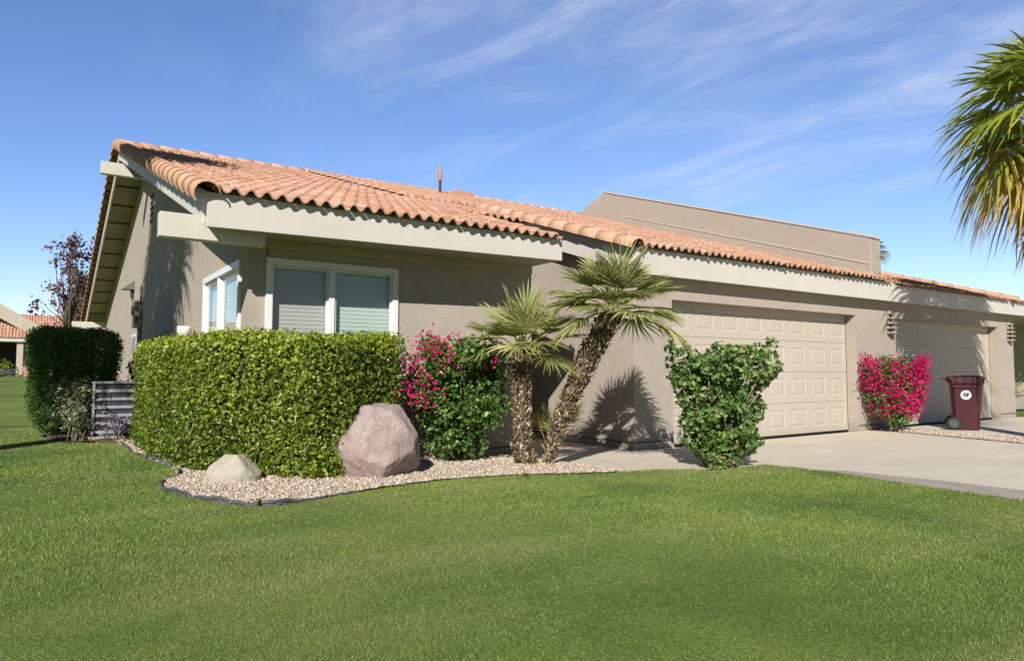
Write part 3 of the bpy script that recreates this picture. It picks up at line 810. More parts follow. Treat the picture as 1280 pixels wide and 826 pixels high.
# ------------------------------------------------------------------ bin
def bin_():
    t = thing('wheelie_bin', 'maroon wheeled trash bin with a round white sticker', 'trash bin', (14.62, 6.1, .035), rz=R(-64))
    def ring(z, x0, x1, w): 
        x0 *= .76; x1 *= .76; c = .05; return [(x0+c, -w, z), (x1-c, -w, z), (x1, -w+c, z), (x1, w-c, z), (x1-c, w, z), (x0+c, w, z), (x0, w-c, z), (x0, -w+c, z)]
    rs = [(.0, -.26, .26, .24), (.04, -.27, .27, .25), (.78, -.31, .345, .30), (.86, -.32, .36, .31), (.865, -.35, .39, .335), (.94, -.355, .395, .34)]
    m = MB(); v = sum([ring(*r) for r in rs], []); f = []
    for k in range(len(rs)-1):
        for j in range(8): f.append((8*k+j, 8*k+(j+1) % 8, 8*k+8+(j+1) % 8, 8*k+8+j))
    f.append(tuple(range(7, -1, -1))); f.append(tuple(8*(len(rs)-1)+j for j in range(8)))
    m.add(v, f); b = m.build('body', M['maroon'], t, local=True, bevel=.012)
    for w in (-.33, .33): boxes('rib', M['maroon'], b, [(-.23, min(w, w*.94), .80, .23, max(w, w*.94), .83)], local=True)
    m = MB(); rs = [(.941, -.40, .41, .35), (.975, -.40, .41, .35), (1.0, -.34, .38, .32), (1.025, -.05, .30, .22)]
    v = sum([ring(*r) for r in rs], []); f = []
    for k in range(len(rs)-1):
        for j in range(8): f.append((8*k+j, 8*k+(j+1) % 8, 8*k+8+(j+1) % 8, 8*k+8+j))
    f.append(tuple(range(7, -1, -1))); f.append(tuple(8*(len(rs)-1)+j for j in range(8)))
    m.add(v, f); m.build('lid', M['maroon'], t, local=True, bevel=.01)
    m = MB(); m.tube([(-.28, -.2, .93), (-.37, -.2, .965), (-.37, .2, .965), (-.28, .2, .93)], .016, 8); m.build('handle', M['maroon'], t, local=True)
    for s in (-1, 1):
        m = MB(); m.disc((-.205, s*.275, .125), (0, 1, 0), .125, .05, 28); w = m.build('wheel', M['rubber'], t, local=True, bevel=.012)
        m = MB(); m.disc((-.205, s*.302, .125), (0, 1, 0), .08, .012, 20)
        for k in range(6):
            a = k*math.pi/3; m.box(-.205+.055*math.cos(a)-.012, s*.310-.004, .125+.055*math.sin(a)-.012, -.205+.055*math.cos(a)+.012, s*.310+.004, .125+.055*math.sin(a)+.012)
        m.build('rim', M['hub'], w, local=True)
    m = MB(); m.tube([(-.205, -.25, .125), (-.205, .25, .125)], .014, 8); m.build('axle', M['metal_dark'], t, local=True)
    # round sticker on the side that faces the lawn, with its dark wing mark; the side leans outward with height
    def onside(x, z, off): 
        w = .25+(z-.04)/.74*.05; return (x, -(w+off), z)
    m = MB(); cx, cz, r = .0, .66, .085
    ringv = [onside(cx+r*math.cos(2*math.pi*k/28), cz+r*math.sin(2*math.pi*k/28), .006) for k in range(28)]
    m.add(ringv, [tuple(range(28))]); s = m.build('sticker', M['sticker'], t, local=True)
    m = MB()
    for k, (xa, xb) in enumerate(((-.045, .03), (-.06, .035), (-.055, .04), (-.04, .045))):
        z = cz-.035+.02*k
        m.add([onside(cx+xa, z, .0085), (onside(cx+xb, z, .0085)), onside(cx+xb+.012, z+.015, .0085), onside(cx+xa+.006, z+.015, .0085)], [(0, 1, 2, 3)])
    m.add([onside(cx+.01, cz-.03, .0095), onside(cx+.035, cz-.02, .0095), onside(cx+.058, cz+.05, .0095), onside(cx+.02, cz+.035, .0095)], [(0, 1, 2, 3)])
    m.build('emblem', M['ink'], s, local=True)
bin_()

# ------------------------------------------------------------------ rocks
def rock(name, label, loc, sx, sy, sz, mat, seed, facets, amp, rz=0, cuts=None):
    g = np.random.default_rng(seed)
    import bmesh
    bm = bmesh.new(); bmesh.ops.create_icosphere(bm, subdivisions=6, radius=1)
    V = np.array([v.co[:] for v in bm.verts]); F = np.array([[v.index for v in f.verts] for f in bm.faces]); bm.free()
    N = unit(g.normal(0, 1, (facets, 3))); D = g.uniform(.70, .95, facets)
    if cuts is not None: N = unit(np.array([c[:3] for c in cuts], float)); D = np.array([c[3] for c in cuts])
    k = 40
    s = np.minimum(1.0, 1/np.maximum((np.sum(np.maximum((V@N.T)/D, 0)**k, 1))**(1/k), 1e-3))
    s = np.minimum(s, 1.0)
    out = V*s[:, None]
    for fr, am in ((2.3, amp), (5, amp*.5), (10, amp*.34), (21, amp*.24), (42, amp*.14)):
        ph = g.uniform(0, 6, (3, 3)); Q = np.sin(V@(g.normal(0, fr, (3, 3)))+ph[0])
        out += V*(Q.sum(1, keepdims=True)*am/3)
    out *= np.array([sx, sy, sz]); c, q = math.cos(rz), math.sin(rz)
    out = np.stack([out[:, 0]*c-out[:, 1]*q, out[:, 0]*q+out[:, 1]*c, out[:, 2]], 1)
    o = npmesh(name, out, F, mat, smooth=True); o.location = loc
    return tag(o, label, name.replace('_', ' '))
rock('boulder', 'large pinkish grey boulder leaning against the clipped hedge', (2.70, 6.24, .43), .475, .41, .455, M['boulder'], 23, 18, .045, R(-23),
     [(.1, -1, .28, .72), (-.8, -.25, .62, .72), (-.9, -.3, -.4, .76), (.12, -.1, 1, .80), (.75, -.2, .62, .78), (1, -.25, -.05, .84), (.62, -.45, -.62, .74), (-.15, -.62, .75, .77),
      (-.4, -.7, -.6, .76), (.6, -.8, .1, .80), (-.65, -.85, .1, .80), (0, 1, .2, .7), (-.7, .7, .1, .75), (.7, .7, .2, .75), (0, 0, -1, .86)])
rock('rock', 'small tan domed rock on the gravel in front of hedge', (1.50, 6.60, .2),    .235, .19, .235, M['stone'], 5, 9, .03, R(-20),
     [(-.6, -.3, .8, .72), (.7, -.2, .72, .74), (-.1, -.8, .62, .82), (.05, .1, 1, .78), (-.3, .8, .5, .65), (.5, .7, .5, .7)])

# ------------------------------------------------------------------ hedges
def hedge_obj(name, label, cat, plan, z0, z1, n, size, mat, aspect=.5, r=.12, thick=.10, lump=.05, taper=.0, seed=3, base=None, aboven=.35, group=None):
    g = np.random.default_rng(seed); plan = np.asarray(plan, float)
    mn, mx = plan.min(0)-.12, plan.max(0)+.12
    def sd(P):
        ph = lump*(np.sin(P[:, 0]*5.1+2*np.sin(P[:, 2]*3.3+seed))+np.sin(P[:, 1]*4.7+1.7*P[:, 2])+np.sin(P[:, 2]*6.1+P[:, 0]*2.2))/3+.022*np.sin(P[:, 0]*17+3*np.sin(P[:, 2]*9))*np.sin(P[:, 1]*15+P[:, 2]*19)
        a = sdpoly(P[:, :2], plan)+r+ph+taper*np.clip((z1-P[:, 2])/(z1-z0), 0, 1)**2
        b = np.maximum(P[:, 2]-z1, z0-P[:, 2])+r+ph*.5
        return np.minimum(np.maximum(a, b), 0)+np.sqrt(np.maximum(a, 0)**2+np.maximum(b, 0)**2)-r
    pts = []
    tot = 0
    while tot < n:
        P = g.uniform((*mn, z0-.05), (*mx, z1+.1), (150000, 3)); s = sd(P)
        e = g.exponential(.035, len(P))
        P = P[(s < .015+.02*g.normal(0, 1, len(P))) & (s > -thick)]
        pts.append(P); tot += len(P)
    P = np.concatenate(pts)[:n]; h = .02
    N = np.stack([sd(P+np.eye(3)[i]*h)-sd(P-np.eye(3)[i]*h) for i in range(3)], 1)
    N = unit(N); N[:, 2] += aboven; N = unit(N)
    V, F, A = leaves(P, N, size*g.uniform(.6, 1.25, len(P)), aspect, .25, .8, 0, g)
    A = np.clip(A*.8+np.repeat(.26*ss(z1-.25, z1, P[:, 2])+.10*np.sin(P[:, 0]*3.1+P[:, 2]*2.3), 4), 0, 1)   # lighter leaf tones along the clipped top
    root = thing(name, label, cat, base or (*plan.mean(0), z0), group)
    npmesh('foliage', V, F, mat, root, attrs={'rnd': A})
    # a solid dark core added inside, so no daylight comes through
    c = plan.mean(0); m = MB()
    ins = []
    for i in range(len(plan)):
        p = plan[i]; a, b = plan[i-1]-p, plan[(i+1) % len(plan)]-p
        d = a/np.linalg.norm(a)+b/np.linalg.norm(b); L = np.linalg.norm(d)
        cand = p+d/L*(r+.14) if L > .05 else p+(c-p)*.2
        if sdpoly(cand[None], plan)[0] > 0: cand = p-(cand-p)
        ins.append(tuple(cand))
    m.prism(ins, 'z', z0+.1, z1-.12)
    m.build('dark_core', M['core'], root)
    return root
HP = [(1.13, 10.9), (1.08, 9.0), (1.2, 7.7), (1.38, 7.15), (1.7, 6.62), (2.05, 6.14), (2.4, 6.2), (2.8, 6.4), (3.16, 6.55), (3.18, 7.35), (1.72, 7.4), (1.70, 10.9)]
hedge_obj('hedge', 'bright green clipped hedge wrapped round the window corner of the house', 'hedge', HP, .17, 1.49, 88000, .046, M['hedge'], .55, .13, .12, .085, .06, 3)
DH = [(-.08, 12.55), (.5, 12.45), (1.12, 12.6), (1.12, 13.7), (.5, 14.0), (-.1, 13.7)]
hedge_obj('hedge', 'dark green rounded hedge left of the air conditioner', 'hedge', DH, .2, 1.80, 52000, .05, M['hedge_dark'], .4, .28, .17, .05, .12, 4)

# ------------------------------------------------------------------ clumped shrubs
def shrub(name, label, cat, base, centers, crad, per, size, mat, aspect=.6, seed=1, flowers=None, stems=14, stem_r=.012, up=.5, fl_size=.03, fl_n=14, group=None, stemmat=None, origin_spread=.08, jit=.7, droop=.2):
    g = np.random.default_rng(seed); centers = np.asarray(centers, float); base = np.asarray(base, float)
    root = thing(name, label, cat, tuple(base), group)
    n = len(centers); rad = np.broadcast_to(crad, (n,))*g.uniform(.75, 1.25, n)
    d = unit(g.normal(0, 1, (n, per, 3))); rr = g.uniform(.35, 1.0, (n, per, 1))**.6
    P = (centers[:, None]+d*rr*rad[:, None, None]).reshape(-1, 3)
    N = d.reshape(-1, 3)+np.array([0, 0, up])+unit(P-(base+np.array([0, 0, centers[:, 2].mean()-base[2]])))*.5
    k = g.random(len(P)) < .93; P = P[k]; N = N[k]
    V, F, A = leaves(P, unit(N), size, aspect, .22, jit, droop, g)
    # each clump a little lighter or darker than the next
    cl = np.repeat(np.repeat(g.uniform(-.22, .22, n), per)[k], 4)
    npmesh('foliage', V, F, mat, root, attrs={'rnd': np.clip(A+cl, 0, 1)})
    m = MB()
    for i in g.choice(n, min(stems, n), replace=False):
        e = centers[i]; o = base+np.array([g.normal(0, origin_spread), g.normal(0, origin_spread), -.03])
        mid = o*.45+e*.55+np.array([g.normal(0, .05), g.normal(0, .05), .05]); mid[:2] = o[:2]*.6+e[:2]*.4
        m.tube([o, o*.7+mid*.3+np.array([g.normal(0, .015), g.normal(0, .015), 0]), mid, e], [stem_r*1.3, stem_r*1.1, stem_r*.8, stem_r*.35], 6)
    m.build('stem', stemmat or M['twig'], root, smooth=True)
    if flowers is not None:
        f = np.asarray(flowers, float)
        for fs in ([f] if len(f) > 60 else [f[i:i+1] for i in range(len(f))]):
            P = (fs[:, None]+g.normal(0, 1, (len(fs), fl_n, 3))*fl_size*(1.15 if len(fs) > 1 else 1.5)).reshape(-1, 3)
            V, F, A = leaves(P, unit(g.normal(0, 1, P.shape)+np.array([-.5, -.7, .6])), fl_size, .85, .3, .5, 0, g)
            o = npmesh('bloom', V, F, M['bract'], root, attrs={'rnd': A})
            if len(fs) > 1: o['kind'] = 'stuff'
    return root
def vase(g, n, c, z0, z1, rx, ry, prof, fill=.55, power=2.6):
    """random centres in a vase: radius by height prof(t), biased to the outside"""
    out = []
    while len(out) < n:
        t = g.random(); a = g.uniform(0, 2*np.pi)
        k = (abs(math.cos(a))**power+abs(math.sin(a))**power)**(-1/power)
        q = g.uniform(fill, 1)*k*prof(t)
        out.append((c[0]+math.cos(a)*q*rx, c[1]+math.sin(a)*q*ry, z0+t*(z1-z0)))
    return np.array(out)
# left bougainvillea
g = np.random.default_rng(21)
c = vase(g, 150, (4.0, 6.88), .26, 1.42, .60, .40, lambda t: .42+.58*min(1, t*1.9)**.8, .35)
def facing(arr, lo, hi, cnt, x0, x1):
    k = [p for p in arr if x0 < p[0] < x1 and lo < p[2] < hi and p[1] < 6.85]; return k[:cnt]
fl = [(3.44, 6.47, 1.48), (3.45, 6.47, 1.4), (3.31, 6.47, 1.38), (3.26, 6.47, 1.28), (3.17, 6.47, 1.23), (3.22, 6.47, 1.19), (3.2, 6.47, 1.11), (3.63, 6.47, 1.26), (4.13, 6.47, 1.26), (3.54, 6.47, 1.17), (3.24, 6.47, 0.94), (3.38, 6.47, 0.91), (3.29, 6.47, 0.86), (3.16, 6.47, 0.87), (3.23, 6.47, 0.83), (3.69, 6.47, 1.47), (3.33, 6.47, 1.46), (3.5, 6.47, 1.33), (3.42, 6.47, 0.94)]
shrub('bougainvillea', 'dark green bougainvillea with a few magenta blooms beside the boulder', 'bougainvillea', (4.08, 6.88, .13), c, .155, 72, .062, M['boug'], .62, 22, fl, 16, .012, fl_size=.042, fl_n=16)
# bougainvillea in full bloom by the garage
c = vase(g, 110, (13.02, 6.60), .26, 1.36, .55, .36, lambda t: .55+.45*min(1, t*2.2)**.8, .35)
fl = []
for p in vase(g, 300, (13.0, 6.57), .34, 1.38, .61, .44, lambda t: .52+.48*min(1, t*2.2)**.8, .85):
    if p[1] < 6.8 or p[0] < 12.8: fl.append(p)
shrub('bougainvillea', 'bougainvillea covered in magenta blooms beside the first garage door', 'bougainvillea', (13.08, 6.64, .05), c, .14, 46, .06, M['boug'], .62, 23, fl, 12, .016, fl_size=.048, fl_n=11)
# vase shaped bush at the lawn corner
g = np.random.default_rng(31)
c = vase(g, 205, (6.50, 5.27), .26, 1.34, .68, .58, lambda t: .50+.50*t**.8, .2, 2.0)
c2 = vase(g, 46, (6.52, 5.27), .10, .55, .50, .38, lambda t: .7+.3*t, .3)
c3 = vase(g, 30, (6.5, 5.25), 1.05, 1.42, .76, .62, lambda t: 1, .6, 2.)
cb = np.concatenate([c, c2, c3])
shrub('bush', 'leafy green vase shaped bush on the lawn corner before the garage door', 'bush', (6.54, 5.26, .06), cb, .092, 36, .066, M['bushleaf'], .75, 32, None, 60, .011, origin_spread=.09)
# grey leaved shrub before the dark hedge
g = np.random.default_rng(41)
c = vase(g, 70, (.52, 11.75), .25, .98, .42, .35, lambda t: .6+.4*math.sin(t*3), .2)
shrub('shrub', 'grey green straggly shrub in front of the dark hedge', 'shrub', (.5, 11.7, .16), c, .11, 34, .055, M['greyshrub'], .42, 42, None, 26, .008, stemmat=M['twig'])
c = vase(g, 16, (1.0, 11.4), .22, .52, .24, .15, lambda t: .8, .1)
shrub('shrub', 'low pale flowering shrub at the foot of the air conditioner', 'shrub', (1.0, 11.42, .16), c, .08, 30, .05, M['lavender'], .5, 43, None, 9, .006)
# red leaved plant by the wall
c = vase(g, 26, (1.5, 13.6), .5, 1.45, .22, .5, lambda t: .6+.4*t, .2)
shrub('shrub', 'dark red leaved shrub against the gable wall behind the air conditioner', 'shrub', (1.5, 13.6, .2), c, .12, 40, .08, M['redplant'], .5, 44, None, 10, .01)

# ------------------------------------------------------------------ palms
def frond(c, az, el, lp, L, nseg, S, w0, droop, sag, cup, g, curl=0.):
    c = np.asarray(c, float)
    d = np.array([math.cos(az)*math.cos(el), math.sin(az)*math.cos(el), math.sin(el)])
    r = np.array([-math.sin(az), math.cos(az), 0.]); r = -r
    n = np.cross(r, d); n /= np.linalg.norm(n)
    if n[2] < 0 and el < math.pi/2: n = -n
    pts = [c+d*lp*t-np.array([0, 0, sag*lp*t*t]) for t in (0, .35, .7, 1)]
    d2 = pts[3]-pts[2]; d2 /= np.linalg.norm(d2); n2 = np.cross(r, d2); n2 = n2/np.linalg.norm(n2)
    if np.dot(n2, n) < 0: n2 = -n2
    V, F, A = [], [], []; b = 0
    # petiole: two crossed strips
    for sv in (r, n2):
        for i, p in enumerate(pts):
            w = .011*(1.3-.6*i/3)*(L/.45); V += [p-sv*w, p+sv*w]
        for i in range(3): F.append((b+2*i, b+2*i+1, b+2*i+3, b+2*i+2))
        b += 8
    A += [.62]*16
    h = pts[3]; base = g.uniform(0, .8)
    tw = np.array([.35, 1, .85, .5, .06]); tt = np.array([0, .3, .55, .8, 1.0])
    for k in range(nseg):
        a = -S+2*S*k/(nseg-1)+g.normal(0, .025)
        u = math.cos(a)*d2+math.sin(a)*r
        lat = -math.sin(a)*d2+math.cos(a)*r
        tl = (.6 if k % 2 else -.6)+g.normal(0, .15)
        lat = lat*math.cos(tl)+n2*math.sin(tl)
        Ls = L*(1-.22*(a/S)**2)*g.uniform(.92, 1.05); dr = droop*g.uniform(.5, 1.5)
        for t, w in zip(tt, tw):
            p = h+u*Ls*t+n2*cup*Ls*t*(1-.5*t)*abs(math.sin(a*.8))-np.array([0, 0, dr*Ls*t**2.4])
            if curl: p = p-n2*curl*Ls*t**3
            V += [p-lat*w0*w, p+lat*w0*w]
        for i in range(4): F.append((b+2*i, b+2*i+1, b+2*i+3, b+2*i+2))
        b += 10; A += [np.clip(base*.55+g.uniform(0, .35)+.12*(k % 2), 0, 1)+x for x in (0, 0, 0, 0, 0, 0, .05, .05, .22, .22)]
    return np.array(V), np.array(F), np.array(A)
def boots(path, rad, n, L, W, g, up=.8, z0=0., z1=1.):
    """old leaf bases: small tapered flakes all over a trunk; path is a function t -> point, rad t -> radius"""
    t = g.uniform(z0, z1, n); a = g.uniform(0, 2*np.pi, n)
    P = np.array([path(x) for x in t]); D = unit(np.array([path(min(x+.02, 1.02)) for x in t])-P)
    rr = np.array([rad(x) for x in t])
    e1 = unit(np.cross(D, np.array([0.3, .1, 1.]))+1e-6); e2 = np.cross(D, e1)
    o = e1*np.cos(a)[:, None]+e2*np.sin(a)[:, None]
    s = np.cross(D, o)
    l = L*g.uniform(.5, 1.3, n)[:, None]; w = W*g.uniform(.6, 1.3, n)[:, None]
    upv = np.where(g.random(n) < .8, 1, -1)[:, None]*up
    dirv = unit(D*upv+o*g.uniform(.25, .9, n)[:, None]+g.normal(0, .15, (n, 3)))
    b = P+o*rr[:, None]*.86
    V = np.stack([b-s*w, b+s*w, b+dirv*l+s*w*.45, b+dirv*l-s*w*.45], 1)
    th = o*.01
    V2 = V+th[:, None, :]
    VV = np.concatenate([V, V2], 1).reshape(-1, 3); i = np.arange(n)*8
    q = [(0, 1, 2, 3), (4, 7, 6, 5), (0, 4, 5, 1), (1, 5, 6, 2), (2, 6, 7, 3), (3, 7, 4, 0)]
    F = np.stack([np.stack([i+x for x in f], 1) for f in q], 1).reshape(-1, 4)
    return VV, F, np.repeat(g.uniform(0, 1, n)**1.3, 8)
def bez(P):
    P = [np.array(p, float) for p in P]
    def f(t):
        Q = P
        while len(Q) > 1: Q = [Q[i]*(1-t)+Q[i+1]*t for i in range(len(Q)-1)]
        return Q[0]
    return f
def fan_palm(label, base, ctrl, radf, nb, fronds, seed, bootL=.05, bootW=.012, extra=()):
    g = np.random.default_rng(seed)
    root = thing('fan_palm', label, 'palm tree', base)
    path = bez(ctrl)
    m = MB(); T = np.linspace(0, 1, 14); m.tube([path(t) for t in T], [radf(t)*.88 for t in T], 14); tr = m.build('trunk', M['bark'], root, smooth=True)
    V, F, A = boots(path, radf, nb, bootL, bootW, g)
    npmesh('leaf_bases', V, F, M['boot'], tr, attrs={'rnd': A})
    top = path(1.0); parts = []
    for (az, el, lp, L, dr) in fronds(g):
        parts.append(frond(top+g.normal(0, .02, 3), az, el, lp, L, 28, R(g.uniform(68, 98)), .0105*L/.42, dr, g.uniform(.05, .2), .25, g))
    V, F, A = joinm(parts)
    npmesh('crown', V, F, M['fan'], root, attrs={'rnd': A})
    return root
def crown_set(n, lp, L, lo=-35, hi=82):
    def f(g):
        out = []
        for i in range(n):
            t = i/(n-1); el = R(hi+(lo-hi)*t**.9+g.normal(0, 5)); az = i*2.39996+g.normal(0, .15)
            out.append((az, el, lp*g.uniform(.8, 1.2), L*g.uniform(.85, 1.12), (.05+.22*t*g.uniform(.6, 1.3))))
        return out
    return f
fan_palm('leaning shaggy fan palm in front of the garage corner', (4.83, 6.33, .1), [(4.83, 6.33, .05), (4.80, 6.2, .5), (5.0, 5.95, 1.15), (5.16, 5.58, 1.80)],
         lambda t: .042+.078*ss(.05, .8, t), 1500, crown_set(32, .36, .46, -14, 84), 51, .055, .011)
fan_palm('upright fan palm with flaring trunk beside the flowering bougainvillea', (4.55, 6.42, .1), [(4.57, 6.40, .05), (4.50, 6.42, .5), (4.52, 6.42, 1.0), (4.56, 6.45, 1.36)],
         lambda t: .082+.05*ss(.18, 0, t)+.0*t, 1200, crown_set(24, .36, .47, 2, 82), 52, .06, .013)
# seedling palm in the entry
t = thing('palm_seedling', 'young fan palm sprouting in the shaded entry beside the upright palm', 'palm tree', (5.35, 6.95, .05))
g = np.random.default_rng(53); parts = [frond((5.35, 6.95, .06), g.uniform(0, 6.28), R(g.uniform(50, 82)), g.uniform(.45, .75), .3, 20, R(100), .009, .15, .1, .2, g) for _ in range(8)]
V, F, A = joinm(parts); npmesh('fronds', V, F, M['fan'], t, attrs={'rnd': A})

def tall_palm(label, base, height, scale, seed, group=None, skirt=16, hang=1.5):
    g = np.random.default_rng(seed)
    root = thing('tall_fan_palm', label, 'palm tree', base, group)
    x, y, z = base; path = bez([(x, y, z-.1), (x+.05, y, z+height*.5), (x, y, z+height)])
    m = MB(); T = np.linspace(0, 1, 16); m.tube([path(t) for t in T], [(.20-.06*t)*scale*(1+.4*max(0, .15-t)/.15) for t in T], 14)
    tr = m.build('trunk', M['bark'], root, smooth=True)
    V, F, A = boots(path, lambda t: (.2-.06*t)*scale, 500, .16*scale, .03*scale, g, .8, .55, 1.)
    npmesh('leaf_bases', V, F, M['boot'], tr, attrs={'rnd': A})
    top = path(1.); live, dead = [], []
    nl = (36 if scale < 1.2 else 64) if scale > .6 else 30
    for i in range(nl):
        t = i/(nl-1); el = R(80-100*t+g.normal(0, 5)); az = i*2.39996
        live.append(frond(top, az, el, 1.0*scale*g.uniform(.85, 1.1), 1.0*scale*g.uniform(.85, 1.1), 38, R(125), .024*scale, .12+.5*t, .2, .12, g, .03))
    for i in range(12 if .6 < scale < 1.2 else 0):
        az = i*2.39996+.4; dead.append(frond(top-np.array([0, 0, .1]), az, R(g.uniform(-46, -12)), .85*scale, .95*scale, 34, R(112), .022*scale, .6, .25, .1, g, .05))
    for i in range(skirt):
        el = R(g.uniform(-86, -52)); az = g.uniform(0, 6.28)
        dead.append(frond(top-np.array([0, 0, (.05+hang*g.random()**1.6)*scale]), az, el, .75*scale, .85*scale, 28, R(95), .022*scale, .45, .2, .05, g, .2))
    V, F, A = joinm(live); npmesh('crown', V, F, M['wash'], root, attrs={'rnd': A})
    V, F, A = joinm(dead); npmesh('dead_fronds', V, F, M['deadfrond'], root, attrs={'rnd': A})
    return root
tall_palm('tall palm with drooping fronds and yellow skirt above the second driveway', (13.02, 3.76, .04), 5.2, 1.06, 61, None, 34, .7)
tall_palm('tall palm with a long hanging skirt left of the house, shading the gable wall', (-2.9, 8.6, .14), 7.2, 1.35, 62, None, 70, .8)
# distant palm top over the parapet
tall_palm('distant palm whose crown just shows above the parapet end', (26.4, 14.2, 0), 5.75, .42, 63, None, 6)

# yellow-green plant by the porch
g = np.random.default_rng(71)
c = vase(g, 14, (20.9, 7.7), .5, 1.1, .4, .35, lambda t: .9, .1)
shrub('shrub', 'yellow green shrub by the porch at the far end', 'shrub', (20.9, 7.7, .04), c, .16, 30, .09, M['limeleaf'], .3, 72, None, 6, .02)

# ------------------------------------------------------------------ background, left
def bg_tree(name, label, base, h, rx, n, per, crad, size, mat, seed, z0f=.45, group=None):
    g = np.random.default_rng(seed); base = np.array(base, float)
    root = thing(name, label, 'tree', tuple(base), group)
    cs = []
    for _ in range(n):
        t = g.random()**.8; a = g.uniform(0, 6.28); rr = g.uniform(.15, 1)*rx*(1-.55*t)
        cs.append(base+np.array([math.cos(a)*rr, math.sin(a)*rr, h*(z0f+(1-z0f)*t)]))
    cs = np.array(cs); m = MB(); fork = base+np.array([0, 0, h*z0f*.8])
    m.tube([base-np.array([0, 0, .2]), base*.5+fork*.5+np.array([.05, 0, 0]), fork], [.13, .1, .085], 8)
    for c in cs: m.tube([fork, fork*.65+c*.35+g.normal(0, .1, 3), fork*.3+c*.7+g.normal(0, .1, 3), c+np.array([0, 0, crad*1.2])], [.03, .02, .013, .004], 5)
    m.build('trunk', M['bark'], root, smooth=True)
    d = unit(g.normal(0, 1, (n, per, 3))); P = (cs[:, None]+d*crad*g.uniform(.2, 1.1, (n, per, 1))).reshape(-1, 3)
    V, F, A = leaves(P, d.reshape(-1, 3)+np.array([0, 0, .4]), size, .6, .2, .7, .2, g)
    npmesh('crown', V, F, mat, root, attrs={'rnd': A})
bg_tree('plum_tree', 'sparse purple leaved tree beyond the rear eave', (1.1, 33, .7), 5.9, 1.5, 58, 17, .30, .18, M['purple'], 81, .42)
bg_tree('olive_tree', 'grey green bushy tree behind the purple leaved tree', (1.75, 35, .7), 4.6, .95, 40, 60, .32, .16, M['greygreen'], 82, .3)

N = thing('house', 'distant tile roofed house with a pale sloping parapet beyond the lawn', 'house', (-6, 48, .9))
m = MB(); m.box(-16, 47.2, .7, .5, 47.5, 3.0); m.box(-.1, 46.2, .7, 6, 56, 3.2); m.build('wall', M['stucco_far'], N)
m = MB(); m.box(-16, 46.9, .7, -.9, 47.18, 2.7); m.build('porch', M['dark'], N)
m = MB(); m.prism([(-12, 11.5), (1.0, 3.05), (.2, 2.85), (-12, 10.5)], 'y', 45.6, 45.95); m.build('parapet_wall', M['stucco_far'], N)
m = MB(); m.box(-16, 44.95, 2.72, -.2, 45.05, 2.95); m.build('fascia', M['trim'], N)
for x in (-.82, -5.2, -9.6):
    m = MB(); m.box(x, 45.1, .8, x+.28, 45.38, 2.8); m.build('column', M['stucco_far'], N)
nz = lambda y: 2.98+.62*(y-45)
V, F, UV = tilefield(-16, -.2, 44.9, 47.0, nz, 1, lambda x, y: True, seed=8); npmesh('roof', V, F, M['tile'], N, smooth=True, uv=UV)
V, F, UV = tilefield(-14, 6.0, 46.0, 50.4, lambda y: 3.2+.3*(y-46), 1, lambda x, y: True, seed=9); npmesh('roof', V, F, M['tile'], N, smooth=True, uv=UV)
g = np.random.default_rng(91)
c = vase(g, 12, (-1.5, 44.4), 1.2, 1.9, .5, .3, lambda t: 1, .1)
shrub('shrub', 'bright green shrub at the porch of the distant house', 'shrub', (-1.5, 44.4, .9), c, .25, 26, .14, M['limeleaf'], .5, 92, None, 4, .03)
c = vase(g, 22, (-1.7, 43.8), .95, 1.2, 1.0, .2, lambda t: 1, .1)
shrub('flower_bed', 'low lavender flowers before the porch of the distant house', 'flowers', (-1.7, 43.8, .88), c, .18, 26, .1, M['lavender'], .5, 93, None, 4, .02)
t = thing('plant_pot', 'terracotta plant pot beside the column of the distant house', 'plant pot', (-.3, 44.7, .9))
m = MB(); m.tube([(-.3, 44.7, .86), (-.3, 44.7, 1.36), (-.3, 44.7, 1.42)], [.17, .24, .26], 14); m.build('pot', M['pipe'], t, smooth=False)
V, F, A = leaves(np.array([-.3, 44.7, 1.6])+g.normal(0, .12, (160, 3)), g.normal(0, 1, (160, 3)), .1, .5, .2, .5, 0, g); npmesh('plant', V, F, M['greygreen'], t, attrs={'rnd': A})

# ------------------------------------------------------------------ camera, light, sky
cam = bpy.data.cameras.new('camera'); co = bpy.data.objects.new('camera', cam); COL.objects.link(co)
co.location = (0, 0, 1.12); co.rotation_euler = (R(90+3.42), 0, R(-34.4))
cam.sensor_width = 36; cam.lens = 36*870/1280; cam.clip_end = 3000; cam.clip_start = .05
sc.camera = co
SUN = Vector((-1, -1.05, .9)).normalized()
sl = bpy.data.lights.new('sun', 'SUN'); sl.energy = 5.0; sl.angle = R(.53); sl.color = (1, .955, .89)
so = bpy.data.objects.new('sun', sl); COL.objects.link(so); so.rotation_euler = SUN.to_track_quat('Z', 'Y').to_euler()
so.location = SUN*40
w = bpy.data.worlds.new('World'); sc.world = w; w.use_nodes = True
nt = w.node_tree; nt.nodes.clear()
def wn(t): return nt.nodes.new(t)
out = wn('ShaderNodeOutputWorld'); bg = wn('ShaderNodeBackground'); sky = wn('ShaderNodeTexSky')
sky.sky_type = 'NISHITA'; sky.sun_disc = False
sky.sun_elevation = math.asin(SUN.z); sky.sun_rotation = math.atan2(SUN.x, SUN.y)
sky.altitude = 0; sky.air_density = 1.0; sky.dust_density = 0.; sky.ozone_density = 4.0
bg.inputs['Strength'].default_value = .11
tc = wn('ShaderNodeTexCoord'); sep = wn('ShaderNodeSeparateXYZ'); nt.links.new(tc.outputs['Generated'], sep.inputs[0])
